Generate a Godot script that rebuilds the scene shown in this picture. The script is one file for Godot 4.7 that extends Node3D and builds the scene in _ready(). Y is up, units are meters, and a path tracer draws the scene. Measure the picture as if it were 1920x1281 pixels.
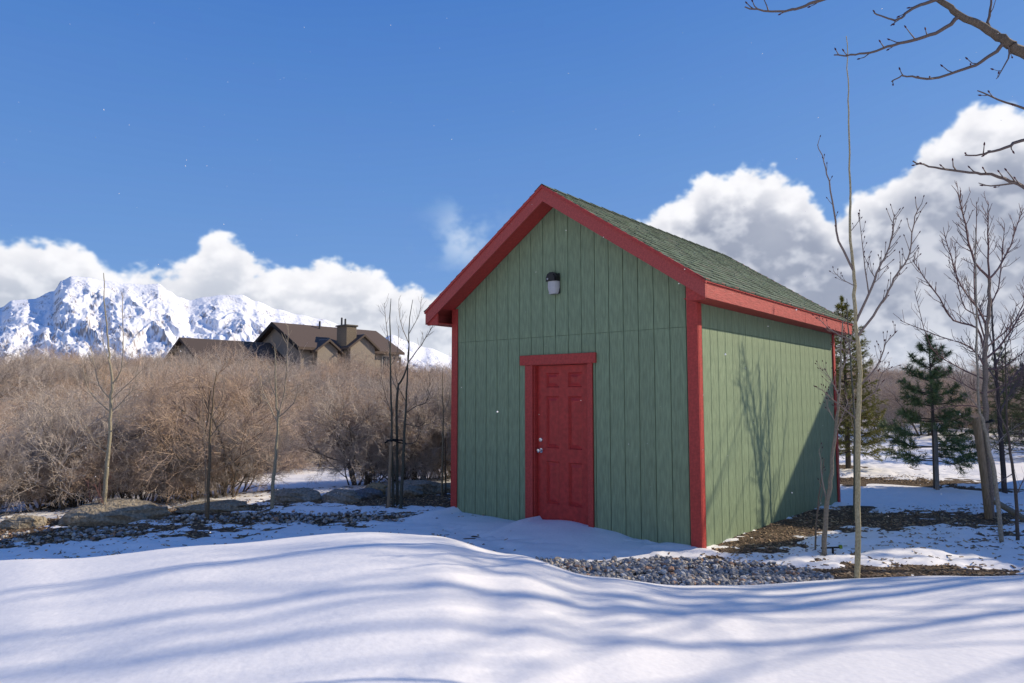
extends Node3D
# ---------------------------------------------------------------- constants of the place (metres)
const EYE := 1.8
const F := 1280.0
const PITCH := 0.0787
const SUN_H := Vector2(0.967, -0.253)      # horizontal direction towards the sun (x, z)
const SUN_T := 0.625                        # tangent of the sun's elevation
const SHED_AT := Vector3(2.195, 0, -8.075)
const W := 4.07
const D := 5.67
const OH := 0.35
const EAVE := 0.277
const RIDGE_Y := 4.673
const SLOPE := 0.668

var rng := RandomNumberGenerator.new()
var names := {}
var n1 := FastNoiseLite.new()
var n2 := FastNoiseLite.new()
var n3 := FastNoiseLite.new()
var M := {}

# ---------------------------------------------------------------- mesh builder
class MB:
	var v := PackedVector3Array()
	var n := PackedVector3Array()
	var c := PackedColorArray()
	var idx := PackedInt32Array()
	var col := Color.WHITE
	func tri(a: Vector3, b: Vector3, d: Vector3) -> void:      # counter-clockwise seen from outside
		var nn := (b - a).cross(d - a)
		if nn.length_squared() < 1e-16:
			return
		nn = nn.normalized()
		var k := v.size()
		v.append(a); v.append(b); v.append(d)
		for i in 3:
			n.append(nn); c.append(col)
		idx.append(k); idx.append(k + 2); idx.append(k + 1)
	func quad(a: Vector3, b: Vector3, d: Vector3, e: Vector3) -> void:
		tri(a, b, d); tri(a, d, e)
	func box(a: Vector3, b: Vector3, bev := 0.0) -> void:
		var lo := Vector3(minf(a.x, b.x), minf(a.y, b.y), minf(a.z, b.z))
		var hi := Vector3(maxf(a.x, b.x), maxf(a.y, b.y), maxf(a.z, b.z))
		var m := (lo + hi) / 2
		var h := (hi - lo) / 2
		bev = minf(bev, minf(h.x, minf(h.y, h.z)) * 0.9)
		var ax := [Vector3.RIGHT, Vector3.UP, Vector3.BACK]
		for i in 3:
			var j := (i + 1) % 3
			var k := (i + 2) % 3
			for s in [-1.0, 1.0]:
				var o: Vector3 = m + ax[i] * h[i] * s
				var p: Vector3 = ax[j] * (h[j] - bev) * s
				var q: Vector3 = ax[k] * (h[k] - bev)
				quad(o - p - q, o + p - q, o + p + q, o - p + q)
				if bev > 0:
					for t in [-1.0, 1.0]:      # edge between face i (sign s) and face j (sign t)
						var e1: Vector3 = m + ax[i] * h[i] * s + ax[j] * (h[j] - bev) * t
						var e2: Vector3 = m + ax[i] * (h[i] - bev) * s + ax[j] * h[j] * t
						var r: Vector3 = ax[k] * (h[k] - bev) * s * t
						quad(e1 - r, e2 - r, e2 + r, e1 + r)
		if bev > 0:
			for sx in [-1.0, 1.0]:
				for sy in [-1.0, 1.0]:
					for sz in [-1.0, 1.0]:
						var A := m + Vector3(h.x * sx, (h.y - bev) * sy, (h.z - bev) * sz)
						var B := m + Vector3((h.x - bev) * sx, h.y * sy, (h.z - bev) * sz)
						var C := m + Vector3((h.x - bev) * sx, (h.y - bev) * sy, h.z * sz)
						if sx * sy * sz > 0: tri(A, B, C)
						else: tri(A, C, B)
	func prism(poly: PackedVector2Array, z0: float, z1: float, basis := Basis.IDENTITY, at := Vector3.ZERO) -> void:
		# polygon in the basis' x-y plane, extruded along its z from z0 to z1 (z1 > z0)
		if Geometry2D.is_polygon_clockwise(poly):
			poly = poly.duplicate()
			poly.reverse()
		var t := Geometry2D.triangulate_polygon(poly)
		var f := func(p: Vector2, z: float) -> Vector3: return at + basis * Vector3(p.x, p.y, z)
		for i in range(0, t.size(), 3):
			var a := poly[t[i]]; var b := poly[t[i + 1]]; var d := poly[t[i + 2]]
			if (b - a).cross(d - a) < 0:
				var x := b; b = d; d = x
			tri(f.call(a, z1), f.call(b, z1), f.call(d, z1))
			tri(f.call(a, z0), f.call(d, z0), f.call(b, z0))
		for i in poly.size():
			var a := poly[i]; var b := poly[(i + 1) % poly.size()]
			quad(f.call(a, z0), f.call(b, z0), f.call(b, z1), f.call(a, z1))
	func tube(pts: PackedVector3Array, rad: PackedFloat32Array, sides: int, cap := true) -> void:
		var m := pts.size()
		if m < 2: return
		var d0 := (pts[1] - pts[0]).normalized()
		var side := d0.cross(Vector3.UP if absf(d0.y) < 0.9 else Vector3.RIGHT).normalized()
		var first := v.size()
		for i in m:
			var dd := (pts[mini(i + 1, m - 1)] - pts[maxi(i - 1, 0)]).normalized()
			side = (side - dd * side.dot(dd)).normalized()
			var up := dd.cross(side)
			for k in sides:
				var a := TAU * k / sides
				var o := side * cos(a) + up * sin(a)
				v.append(pts[i] + o * rad[i]); n.append(o); c.append(col)
		for i in m - 1:
			for k in sides:
				var a := first + i * sides + k
				var b := first + i * sides + (k + 1) % sides
				idx.append(a); idx.append(a + sides); idx.append(b)
				idx.append(b); idx.append(a + sides); idx.append(b + sides)
		if cap:
			var e := v.size()
			v.append(pts[m - 1] + (pts[m - 1] - pts[m - 2]).normalized() * rad[m - 1] * 0.6)
			n.append((pts[m - 1] - pts[m - 2]).normalized()); c.append(col)
			for k in sides:
				idx.append(first + (m - 1) * sides + k); idx.append(e); idx.append(first + (m - 1) * sides + (k + 1) % sides)
	func lathe(at: Vector3, axis: Vector3, prof: PackedVector2Array, sides := 16) -> void:   # prof: (along the axis, radius)
		axis = axis.normalized()
		var side := axis.cross(Vector3.UP if absf(axis.y) < 0.9 else Vector3.RIGHT).normalized()
		var up := axis.cross(side)
		for i in prof.size() - 1:
			for k in sides:
				var a := TAU * k / sides
				var b := TAU * (k + 1) / sides
				var oa := side * cos(a) + up * sin(a)
				var ob := side * cos(b) + up * sin(b)
				quad(at + axis * prof[i].x + oa * prof[i].y, at + axis * prof[i].x + ob * prof[i].y, at + axis * prof[i + 1].x + ob * prof[i + 1].y, at + axis * prof[i + 1].x + oa * prof[i + 1].y)
	func mesh() -> ArrayMesh:
		var arr := []
		arr.resize(Mesh.ARRAY_MAX)
		arr[Mesh.ARRAY_VERTEX] = v; arr[Mesh.ARRAY_NORMAL] = n; arr[Mesh.ARRAY_COLOR] = c; arr[Mesh.ARRAY_INDEX] = idx
		var am := ArrayMesh.new()
		am.add_surface_from_arrays(Mesh.PRIMITIVE_TRIANGLES, arr)
		return am

# ---------------------------------------------------------------- naming and adding
func numbered(called: String) -> String:
	var k: int = names.get(called, 0)
	names[called] = k + 1
	return called if k == 0 else "%s_%03d" % [called, k]

func tag(o: Node, label: String, category: String, group := "", kind := "") -> void:
	if label: o.set_meta("label", label)
	if category: o.set_meta("category", category)
	if group: o.set_meta("group", group)
	if kind: o.set_meta("kind", kind)

func thing(called: String, label: String, category: String, at := Vector3.ZERO, group := "") -> Node3D:
	var o := Node3D.new()
	o.name = numbered(called)
	o.position = at
	add_child(o)
	tag(o, label, category, group)
	return o

func part(called: String, mb: MB, mat: Material, parent: Node) -> MeshInstance3D:
	return part_mesh(called, mb.mesh(), mat, parent)

func part_mesh(called: String, mesh: Mesh, mat: Material, parent: Node) -> MeshInstance3D:
	var o := MeshInstance3D.new()
	o.name = numbered(called) if parent == self else called
	o.mesh = mesh
	o.material_override = mat
	parent.add_child(o, true)
	return o

func multi(called: String, mesh: Mesh, mat: Material, xf: Array, cols: PackedColorArray, parent: Node) -> MultiMeshInstance3D:
	var mm := MultiMesh.new()
	mm.transform_format = MultiMesh.TRANSFORM_3D
	mm.use_colors = cols.size() > 0
	mm.mesh = mesh
	mm.instance_count = xf.size()
	for i in xf.size():
		mm.set_instance_transform(i, xf[i])
		if cols.size(): mm.set_instance_color(i, cols[i])
	var o := MultiMeshInstance3D.new()
	o.name = numbered(called) if parent == self else called
	o.multimesh = mm
	o.material_override = mat
	parent.add_child(o, true)
	return o

func lin(r: float, g: float, b: float) -> Color:
	return Color(r, g, b).linear_to_srgb()

# point seen at photograph pixel (x, y) at distance d in front of the camera
func at(x: float, y: float, d: float) -> Vector3:
	var a := Vector3((x - 960.0) / F, -(y - 640.5) / F, -1.0)
	var r := Vector3(a.x, cos(PITCH) * a.y - sin(PITCH) * a.z, sin(PITCH) * a.y + cos(PITCH) * a.z)
	return Vector3(0, EYE, 0) + r * (d / -r.z)

func pq(p: float, q: float, y := 0.0) -> Vector3:       # p towards the sun, q across
	return Vector3(SUN_H.x * p + 0.253 * q, y, SUN_H.y * p + 0.967 * q)

# ---------------------------------------------------------------- terrain
func sstep(a: float, b: float, x: float) -> float:
	var t := clampf((x - a) / (b - a), 0.0, 1.0)
	return t * t * (3 - 2 * t)

func lut(tab: Array, x: float) -> float:
	if x <= tab[0][0]: return tab[0][1]
	for i in tab.size() - 1:
		if x <= tab[i + 1][0]:
			var t: float = (x - tab[i][0]) / (tab[i + 1][0] - tab[i][0])
			t = t * t * (3 - 2 * t)
			return lerpf(tab[i][1], tab[i + 1][1], t)
	return tab[-1][1]

func ravine(x: float, z: float) -> float:               # metres beyond the row of boulders
	return (x + 6.3) * -0.57 + (z + 10.5) * -0.822

func ground(x: float, z: float) -> float:
	var d := ravine(x, z)
	var y := n2.get_noise_2d(x * 6.0, z * 6.0) * 0.05
	var side := 1.0 - sstep(1.0, 9.0, x + (z + 14.0) * 0.25)
	y += side * (-1.3 * sstep(0.6, 7.0, d) + 1.6 * sstep(7.0, 20.0, d) + 1.3 * sstep(16.0, 60.0, d))
	var far := Vector2(x, z).length()
	y += (1.0 - side) * (0.9 * sstep(26.0, 60.0, far))
	y += n2.get_noise_2d(x * 0.9 + 50.0, z * 0.9) * 0.35 * sstep(16.0, 40.0, far)
	y += 4.0 * sstep(80.0, 260.0, far)
	y -= 0.12 * sstep(9.0, 13.0, -z) * (1.0 - sstep(14, 18, -z)) * sstep(3.0, 5.0, x)
	return y

var crest := [[-9.0, 0.22], [-5.2, 0.34], [-4.0, 0.46], [-2.6, 0.555], [-1.25, 0.625], [-0.7, 0.6], [0.0, 0.46], [0.75, 0.28], [1.6, 0.16], [2.3, 0.12], [3.2, 0.15], [4.2, 0.2], [5.5, 0.33], [9.0, 0.5]]
func drift(x: float, z: float) -> float:
	# height of the deep foreground snow above the bare ground; its crest lies 6 m in front of the camera
	var h: float = lut(crest, x * 6.0 / maxf(2.5, minf(-z, 6.0)) if z < -2.5 else x * 2.4)
	h += n2.get_noise_2d(x * 3.0 + 9.0, z * 5.0) * 0.012 + n1.get_noise_2d((x + z * 0.4) * 5.0, z * 26.0) * 0.005 + n1.get_noise_2d(x * 30.0, z * 60.0 + 5.0) * 0.004
	var near := sstep(-6.0, -2.5, z)
	var hh := lerpf(h, 0.36 + 0.2 * (h - 0.3), near)
	var zc := -6.15 + 0.15 * sin(x * 1.3)
	return hh * sstep(zc - 1.1, zc + 0.35, z) - 0.12 * (1.0 - sstep(zc - 1.0, zc - 0.2, z))

var bare := []      # [x, z, half length, half width, angle, amount]
func cover(x: float, z: float) -> float:                # how surely snow lies here
	var v := 0.55
	var d := ravine(x, z)
	if d > 0.0 and x < 6.0: v -= 0.62 * sstep(0.0, 2.5, d)
	if -z > 26.0 and x >= 4.0: v -= 0.5 * sstep(28.0, 33.0, -z)
	for b in bare:
		var dx: float = x - b[0]
		var dz: float = z - b[1]
		var u: float = (dx * cos(b[4]) + dz * sin(b[4])) / b[2]
		var w: float = (-dx * sin(b[4]) + dz * cos(b[4])) / b[3]
		var r := u * u + w * w
		if r < 4.0: v -= b[5] * exp(-r * r * 0.9)
	return v

func snow_depth(x: float, z: float) -> float:
	var v := cover(x, z)
	v += n1.get_noise_2d(x * 9.0, z * 16.0) * 0.8 + n1.get_noise_2d(x * 40.0, z * 62.0) * 1.0 + n1.get_noise_2d(x * 120.0 + 40.0, z * 150.0) * 0.55
	var t := clampf(v, -1.0, 0.9) * 0.045
	return t

func snow_top(x: float, z: float) -> float:
	return maxf(ground(x, z) + snow_depth(x, z), drift(x, z))

func surface(x: float, z: float) -> float:
	return maxf(ground(x, z), snow_top(x, z))

func axis(fine0: float, fine1: float, step: float, far0: float, far1: float, grow: float) -> PackedFloat32Array:
	var a := PackedFloat32Array()
	var left := []
	var x := fine0
	var s := step
	while x > far0:
		s *= grow
		x -= s
		left.append(x)
	left.reverse()
	for k in left: a.append(k)
	x = fine0
	while x < fine1:
		a.append(x)
		x += step
	s = step
	while x < far1:
		a.append(x)
		s *= grow
		x += s
	a.append(far1)
	return a

func sheet(xs: PackedFloat32Array, zs: PackedFloat32Array, f: Callable, colf = null) -> ArrayMesh:
	var nx := xs.size()
	var nz := zs.size()
	var v := PackedVector3Array()
	var c := PackedColorArray()
	v.resize(nx * nz)
	c.resize(nx * nz)
	for j in nz:
		for i in nx:
			v[j * nx + i] = Vector3(xs[i], f.call(xs[i], zs[j]), zs[j])
			c[j * nx + i] = colf.call(xs[i], zs[j]) if colf != null else Color.WHITE
	return grid_mesh(v, c, nx, nz)

func grid_mesh(v: PackedVector3Array, c: PackedColorArray, nx: int, nz: int) -> ArrayMesh:
	var n := PackedVector3Array()
	n.resize(nx * nz)
	var idx := PackedInt32Array()
	for j in nz:
		for i in nx:
			var a := v[j * nx + mini(i + 1, nx - 1)] - v[j * nx + maxi(i - 1, 0)]
			var b := v[mini(j + 1, nz - 1) * nx + i] - v[maxi(j - 1, 0) * nx + i]
			var k := b.cross(a).normalized()
			n[j * nx + i] = k if k.y > 0 else -k
	var flip := (v[nx] - v[0]).cross(v[1] - v[0]).y < 0
	for j in nz - 1:
		for i in nx - 1:
			var a := j * nx + i
			if flip:
				idx.append_array([a, a + nx, a + 1, a + 1, a + nx, a + nx + 1])
			else:
				idx.append_array([a, a + 1, a + nx, a + 1, a + nx + 1, a + nx])
	var arr := []
	arr.resize(Mesh.ARRAY_MAX)
	arr[Mesh.ARRAY_VERTEX] = v; arr[Mesh.ARRAY_NORMAL] = n; arr[Mesh.ARRAY_COLOR] = c; arr[Mesh.ARRAY_INDEX] = idx
	var am := ArrayMesh.new()
	am.add_surface_from_arrays(Mesh.PRIMITIVE_TRIANGLES, arr)
	return am

# ---------------------------------------------------------------- materials
func noise_tex(seed_: int, freq: float, lo: Color, hi: Color, size := 512, oct := 5, kind := FastNoiseLite.TYPE_SIMPLEX_SMOOTH) -> NoiseTexture2D:
	var nz := FastNoiseLite.new()
	nz.seed = seed_
	nz.noise_type = kind
	nz.frequency = freq
	nz.fractal_octaves = oct
	var t := NoiseTexture2D.new()
	t.width = size; t.height = size
	t.seamless = true
	t.noise = nz
	var g := Gradient.new()
	g.set_color(0, lo); g.set_color(1, hi)
	t.color_ramp = g
	return t

func bump_tex(seed_: int, freq: float, strength: float, size := 512, oct := 5) -> NoiseTexture2D:
	var t := noise_tex(seed_, freq, Color.BLACK, Color.WHITE, size, oct)
	t.color_ramp = null
	t.as_normal_map = true
	t.bump_strength = strength
	return t

func mat(color: Color, rough := 0.8, tex: Texture2D = null, scale := Vector3.ONE, bump: Texture2D = null, bump_scale := 1.0, world := false) -> StandardMaterial3D:
	var m := StandardMaterial3D.new()
	m.albedo_color = color
	m.roughness = rough
	m.metallic_specular = 0.4
	m.vertex_color_use_as_albedo = true
	if tex: m.albedo_texture = tex
	if bump:
		m.normal_enabled = true
		m.normal_texture = bump
		m.normal_scale = bump_scale
	if tex or bump:
		m.uv1_triplanar = true
		m.uv1_world_triplanar = world
		m.uv1_scale = scale
	return m

func make_materials() -> void:
	var grain := noise_tex(3, 0.02, Color(0.80, 0.80, 0.80), Color(1, 1, 1), 512, 5)
	var grainb := bump_tex(4, 0.03, 6.0, 512, 5)
	# painted plywood siding: vertical grain (texture stretched along y)
	M.green = mat(lin(0.25, 0.335, 0.20), 0.62, grain, Vector3(3.0, 0.35, 3.0), grainb, 0.35)
	M.groove = mat(lin(0.13, 0.18, 0.11), 0.75)
	M.red = mat(lin(0.48, 0.058, 0.048), 0.55, grain, Vector3(2.0, 2.0, 2.0), grainb, 0.2)
	M.redfascia = mat(lin(0.48, 0.085, 0.072), 0.6, grain, Vector3(3.5, 3.5, 0.4), grainb, 0.5)
	M.door = mat(lin(0.47, 0.04, 0.034), 0.42, grain, Vector3(1.0, 1.0, 1.0), grainb, 0.08)
	M.shingle = mat(Color.WHITE, 0.95, noise_tex(8, 0.12, Color(0.6, 0.6, 0.6), Color(1.0, 1.0, 1.0), 512, 3), Vector3(2.2, 2.2, 2.2), bump_tex(9, 0.15, 8.0), 0.6)
	M.metal = mat(lin(0.6, 0.6, 0.6), 0.25)
	M.metal.metallic = 0.9
	M.black = mat(lin(0.012, 0.012, 0.014), 0.4)
	M.lens = mat(lin(0.42, 0.43, 0.44), 0.22)
	M.snow = mat(lin(0.86, 0.85, 0.84), 0.6, noise_tex(11, 0.05, Color(0.955, 0.955, 0.955), Color(1, 1, 1), 512, 5), Vector3(0.8, 0.8, 0.8), bump_tex(12, 0.02, 5.0, 512, 6), 0.2, true)
	M.snow.vertex_color_use_as_albedo = false
	M.soil = mat(lin(0.25, 0.185, 0.13), 0.95, noise_tex(14, 0.06, Color(0.35, 0.33, 0.3), Color(1.0, 0.97, 0.92), 512, 5), Vector3(0.7, 0.7, 0.7), bump_tex(15, 0.09, 14.0), 1.0, true)
	M.chip = mat(Color.WHITE, 0.9)
	M.stone = mat(Color.WHITE, 0.75, noise_tex(17, 0.05, Color(0.7, 0.7, 0.7), Color(1, 1, 1), 256, 4), Vector3(6, 6, 6))
	M.rock = mat(Color.WHITE, 0.9, noise_tex(18, 0.025, Color(0.55, 0.53, 0.5), Color(1, 1, 1), 512, 6), Vector3(1.3, 1.3, 1.3), bump_tex(19, 0.03, 14.0), 1.0)
	M.bark = mat(Color.WHITE, 0.85, noise_tex(20, 0.05, Color(0.66, 0.64, 0.6), Color(1, 1, 1), 256, 4), Vector3(5.0, 2.0, 5.0))
	M.twig = mat(Color.WHITE, 0.85)
	M.twig_b = mat(lin(0.95, 0.86, 0.8), 0.85)
	M.twig_c = mat(lin(0.82, 0.83, 0.86), 0.85)
	M.twig_d = mat(lin(1.0, 0.88, 0.78), 0.85)
	M.needle = mat(Color.WHITE, 0.6)
	M.wood = mat(Color.WHITE, 0.85, noise_tex(22, 0.03, Color(0.7, 0.68, 0.64), Color(1, 1, 1), 256, 4), Vector3(8.0, 0.8, 8.0))
	M.mount = mat(Color.WHITE, 0.9)
	M.plain = mat(Color.WHITE, 0.85, noise_tex(24, 0.04, Color(0.85, 0.85, 0.85), Color(1, 1, 1), 256, 4), Vector3(1.5, 1.5, 1.5))
	M.pane = mat(lin(0.03, 0.035, 0.045), 0.08)

# ---------------------------------------------------------------- sky
var tops := [[-60.0, 12.0], [-48.0, 8.0], [-36.9, 10.9], [-33.0, 10.9], [-30.7, 9.6], [-28.5, 10.4], [-26.0, 10.6], [-23.8, 12.7], [-22.3, 12.3], [-20.6, 10.4], [-17.5, 10.0], [-13.6, 10.5], [-9.0, 9.6], [-6.0, 9.2], [0.0, 8.0], [6.0, 11.5], [9.8, 14.0], [14.0, 15.4], [16.5, 17.2], [20.2, 17.7], [23.2, 16.2], [25.5, 13.9], [28.0, 15.4], [29.7, 16.4], [32.0, 18.3], [34.0, 19.2], [38.0, 18.6], [46.0, 16.0], [58.0, 19.0], [70.0, 13.0]]

func make_sky() -> ImageTexture:
	var wd := 4096
	var ht := 2048
	var small := Image.create(66, 256, false, Image.FORMAT_RGB8)
	for j in 256:
		var e := 90.0 - (j + 0.5) / 256.0 * 180.0
		for i in 66:
			var az := (i - 0.5) / 64.0 * TAU
			var t := clampf(e / 48.0, 0.0, 1.0)
			var cc := Color(0.47, 0.60, 0.765).lerp(Color(0.15, 0.34, 0.63), pow(t, 0.8))
			var lift := 0.5 + 0.5 * cos(az - 1.83)           # paler air towards the sun
			cc = cc.lerp(Color(0.57, 0.69, 0.85), 0.6 * lift * lift * (1.0 - 0.5 * t))
			if e < 0: cc = Color(0.62, 0.66, 0.72)
			small.set_pixel(i, j, cc)
	small.resize(66 * 64, ht, Image.INTERPOLATE_BILINEAR)      # one spare column each side, so the seam closes
	small = small.get_region(Rect2i(64, 0, wd, ht))
	var data := small.get_data()
	var nz := FastNoiseLite.new()
	nz.seed = 5; nz.frequency = 1.0; nz.fractal_octaves = 6; nz.fractal_gain = 0.52
	var nb := FastNoiseLite.new()
	nb.seed = 8; nb.frequency = 1.0; nb.noise_type = FastNoiseLite.TYPE_CELLULAR; nb.fractal_type = FastNoiseLite.FRACTAL_FBM; nb.fractal_octaves = 3
	nb.cellular_return_type = FastNoiseLite.RETURN_DISTANCE
	var j0 := int((90.0 - 27.0) / 180.0 * ht)
	var j1 := int((90.0 + 0.5) / 180.0 * ht)
	for i in wd:
		var az := (i + 0.5) / wd * 360.0
		if az > 180.0: az -= 360.0
		var top: float
		if absf(az) <= 60.0: top = lut(tops, az)
		else: top = 17.0 + 7.0 * nz.get_noise_2d(cos(deg_to_rad(az)) * 3.0 + 7.0, sin(deg_to_rad(az)) * 3.0)
		var right := sstep(4.0, 12.0, az)
		var ca := cos(deg_to_rad(az))
		var sa := sin(deg_to_rad(az))
		for j in range(j0, j1):
			var e := 90.0 - (j + 0.5) / ht * 180.0
			var el := deg_to_rad(e)
			var dir := Vector3(sa * cos(el), sin(el) * 1.35, -ca * cos(el))
			var big := nz.get_noise_3dv(dir * 5.0)
			var puff := 1.0 - 1.3 * (nb.get_noise_3dv(dir * 13.0) + 1.0)      # rounded lobes
			var depth := top - e + big * 2.0 + puff * 1.6 - 0.5
			var fine := nz.get_noise_3dv(dir * 21.0 + Vector3(3, 1, 2))
			depth += fine * 0.9
			var a := sstep(-0.1, 0.8, depth + 0.5 * nz.get_noise_3dv(dir * 60.0))
			# thin veils above the main bank
			var veil := 0.6 * exp(-pow((az + 4.0) / 2.6, 2.0) - pow((e - 13.2) / 2.6, 2.0)) * sstep(-0.25, 0.45, nz.get_noise_3dv(dir * 12.0 + Vector3(9, 0, 4)))
			a = maxf(a, veil)
			if a <= 0.002: continue
			var body := sstep(0.3, 4.2, depth - puff * 1.5 - fine * 2.0 - big * 1.2)      # thicker, greyer towards the base
			var low := sstep(7.0, 2.0, e)
			var white := Color(0.83, 0.83, 0.845)
			var grey := Color(0.64, 0.665, 0.715).lerp(Color(0.51, 0.54, 0.61), right)
			var cl := white.lerp(grey, body * (0.85 + 0.3 * big))
			cl = cl.lerp(Color(0.75, 0.77, 0.81), low * 0.7)
			cl = cl.lerp(Color(0.89, 0.89, 0.9), clampf(fine * 0.9 + puff * 0.35, 0.0, 0.4))
			var k := (j * wd + i) * 3
			data[k] = int(lerpf(data[k], clampf(cl.r, 0, 1) * 255.0, a))
			data[k + 1] = int(lerpf(data[k + 1], clampf(cl.g, 0, 1) * 255.0, a))
			data[k + 2] = int(lerpf(data[k + 2], clampf(cl.b, 0, 1) * 255.0, a))
	return ImageTexture.create_from_image(Image.create_from_data(wd, ht, false, Image.FORMAT_RGB8, data))

# ---------------------------------------------------------------- plants
func smooth(pts: PackedVector3Array, sub: int, jit: float) -> PackedVector3Array:
	var o := PackedVector3Array()
	for i in pts.size() - 1:
		var p0 := pts[maxi(i - 1, 0)]
		var p3 := pts[mini(i + 2, pts.size() - 1)]
		for k in sub:
			var t := float(k) / sub
			var p := pts[i].cubic_interpolate(pts[i + 1], p0, p3, t)
			if i + k > 0: p += Vector3(rng.randf_range(-jit, jit), rng.randf_range(-jit, jit) * 0.4, rng.randf_range(-jit, jit))
			o.append(p)
	o.append(pts[-1])
	return o

func radii(n: int, r0: float, r1: float) -> PackedFloat32Array:
	var r := PackedFloat32Array()
	for i in n: r.append(lerpf(r0, r1, float(i) / (n - 1)))
	return r

func rdir() -> Vector3:
	return Vector3(rng.randfn(), rng.randfn(), rng.randfn()).normalized()

# side twigs on a finished branch path
func twigs(mb: MB, path: PackedVector3Array, from: float, count: int, ln: float, r: float, up: float, buds: MB = null, sub := true) -> void:
	for i in count:
		var f := lerpf(from, 1.0, (i + rng.randf()) / count) * (path.size() - 1)
		var k := mini(int(f), path.size() - 2)
		var p := path[k].lerp(path[k + 1], f - k)
		var d := (path[k + 1] - path[k]).normalized()
		var o := rdir()
		o = (o - d * o.dot(d)).normalized()
		var dd := (d * 0.75 + o * 0.75 + Vector3.UP * up).normalized()
		var l := ln * rng.randf_range(0.45, 1.15) * (1.0 - 0.45 * f / path.size())
		var pts := PackedVector3Array([p, p + dd * l * 0.5 + rdir() * l * 0.06, p + dd * l + Vector3.UP * l * up * 0.5 + rdir() * l * 0.1])
		mb.tube(pts, radii(3, r, r * 0.55), 3)
		if buds: buds.lathe(pts[2], pts[2] - pts[1], PackedVector2Array([Vector2(-0.004, 0.002), Vector2(0.004, 0.0055), Vector2(0.014, 0.004), Vector2(0.021, 0.0004)]), 5)
		if sub and l > 0.18:
			twigs(mb, pts, 0.3, 2, l * 0.5, r * 0.75, up, buds, false)

# a bare tree from measured limb lines. limbs: [[[x, y], ...], radius at its foot, twig count, twig length]
func bare_tree(called: String, label: String, category: String, group: String, dist: float, trunk: Array, r0: float, r1: float, tcol: Color, limbs: Array, bcol: Color, spread := 0.5, buds := false, foot := true) -> Node3D:
	var tp := PackedVector3Array()
	for p in trunk: tp.append(at(p[0], p[1], dist + (p[2] if p.size() > 2 else 0.0)))
	if foot: tp[0].y = ground(tp[0].x, tp[0].z) - 0.06
	var base := tp[0]
	var t := thing(called, label, category, base, group)
	for i in tp.size(): tp[i] -= base
	var mb := MB.new()
	mb.col = tcol
	var sm := smooth(tp, 4, r0 * 0.25)
	mb.tube(sm, radii(sm.size(), r0, r1), 8)
	part("trunk", mb, M.bark, t)
	for l in limbs:
		var pp := PackedVector3Array()
		var lean := rng.randf_range(-spread, spread)
		var a0: Array = l[0][0]
		# foot of the limb on the trunk line nearest to its first point
		var run := 0.0
		for k in l[0].size():
			var p: Array = l[0][k]
			if k > 0: run += Vector2(p[0] - l[0][k - 1][0], p[1] - l[0][k - 1][1]).length() / F * dist
			var q := at(p[0], p[1], dist + lean * run + (p[2] if p.size() > 2 else 0.0)) - base
			if k == 0:
				var best := 1e9
				for s in sm:
					if s.distance_to(q) < best and l.size() < 5:
						best = s.distance_to(q)
				if best < 0.25:
					for s in sm:
						if s.distance_to(q) <= best + 1e-6: q = s
			pp.append(q)
		var b := MB.new()
		b.col = bcol
		var bs := smooth(pp, 3, l[1] * 0.6)
		b.tube(bs, radii(bs.size(), l[1], maxf(l[1] * 0.3, 0.0022)), 5)
		var bd: MB = MB.new() if buds else null
		if buds: bd.col = Color(0.06, 0.015, 0.025)
		twigs(b, bs, 0.2, int(l[2] * (1.0 if called == "overhanging_tree" else 1.7)), l[3], maxf(l[1] * 0.35, 0.0025), 0.35, bd)
		var bn := part("branch", b, M.twig, t)
		if buds and bd.v.size(): part("buds", bd, M.twig, bn).set_meta("kind", "stuff")
	return t

# free-growing bare crown: adds limbs to mb (thick) and twig segments to tw
func grow(mb: MB, tw: MB, p: Vector3, d: Vector3, ln: float, r: float, level: int, most: int, kids: int, bend: float, up: float, c0: Color, c1: Color) -> void:
	var segs := 4 if level < 2 else (3 if level < most else 2)
	var pts := PackedVector3Array([p])
	var dd := d
	for i in segs:
		dd = (dd + rdir() * bend + Vector3.UP * up).normalized()
		pts.append(pts[-1] + dd * ln / segs)
	var b := mb if level < 2 else tw
	b.col = c0.lerp(c1, clampf(float(level) / most, 0, 1)) * rng.randf_range(0.75, 1.2)
	b.col.a = 1.0
	b.tube(pts, radii(pts.size(), r, r * (0.6 if level < most else 0.35)), 6 if level == 0 else (4 if level < 3 else 3), level == most)
	if level == most: return
	var n := kids + (1 if level > 0 and rng.randf() < 0.5 else 0)
	for k in n:
		var f := (0.35 + 0.65 * (k + rng.randf()) / n) * segs
		var i := mini(int(f), segs - 1)
		var q := pts[i].lerp(pts[i + 1], f - i)
		var ax := (pts[i + 1] - pts[i]).normalized()
		var o := rdir()
		o = (o - ax * o.dot(ax)).normalized()
		grow(mb, tw, q, (ax * 0.8 + o * rng.randf_range(0.55, 1.0)).normalized(), ln * rng.randf_range(0.5, 0.78), maxf(r * 0.55, 0.0032), level + 1, most, kids, bend, up, c0, c1)

func scrub_variant(seed_: int, h: float) -> Array:
	rng.seed = seed_
	var a := MB.new()
	var b := MB.new()
	var stems := rng.randi_range(3, 5)
	for s in stems:
		var an := TAU * (s + rng.randf() * 0.7) / stems
		var d := Vector3(cos(an) * 0.42, 1, sin(an) * 0.42).normalized()
		grow(a, b, Vector3(cos(an) * 0.14, -0.15, sin(an) * 0.14), d, h * rng.randf_range(0.42, 0.55), h * 0.0115, 0, 5, 4, 0.24, 0.05, Color(0.17, 0.145, 0.12), Color(0.58, 0.495, 0.42))
	return [a.mesh(), b.mesh()]

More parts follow.
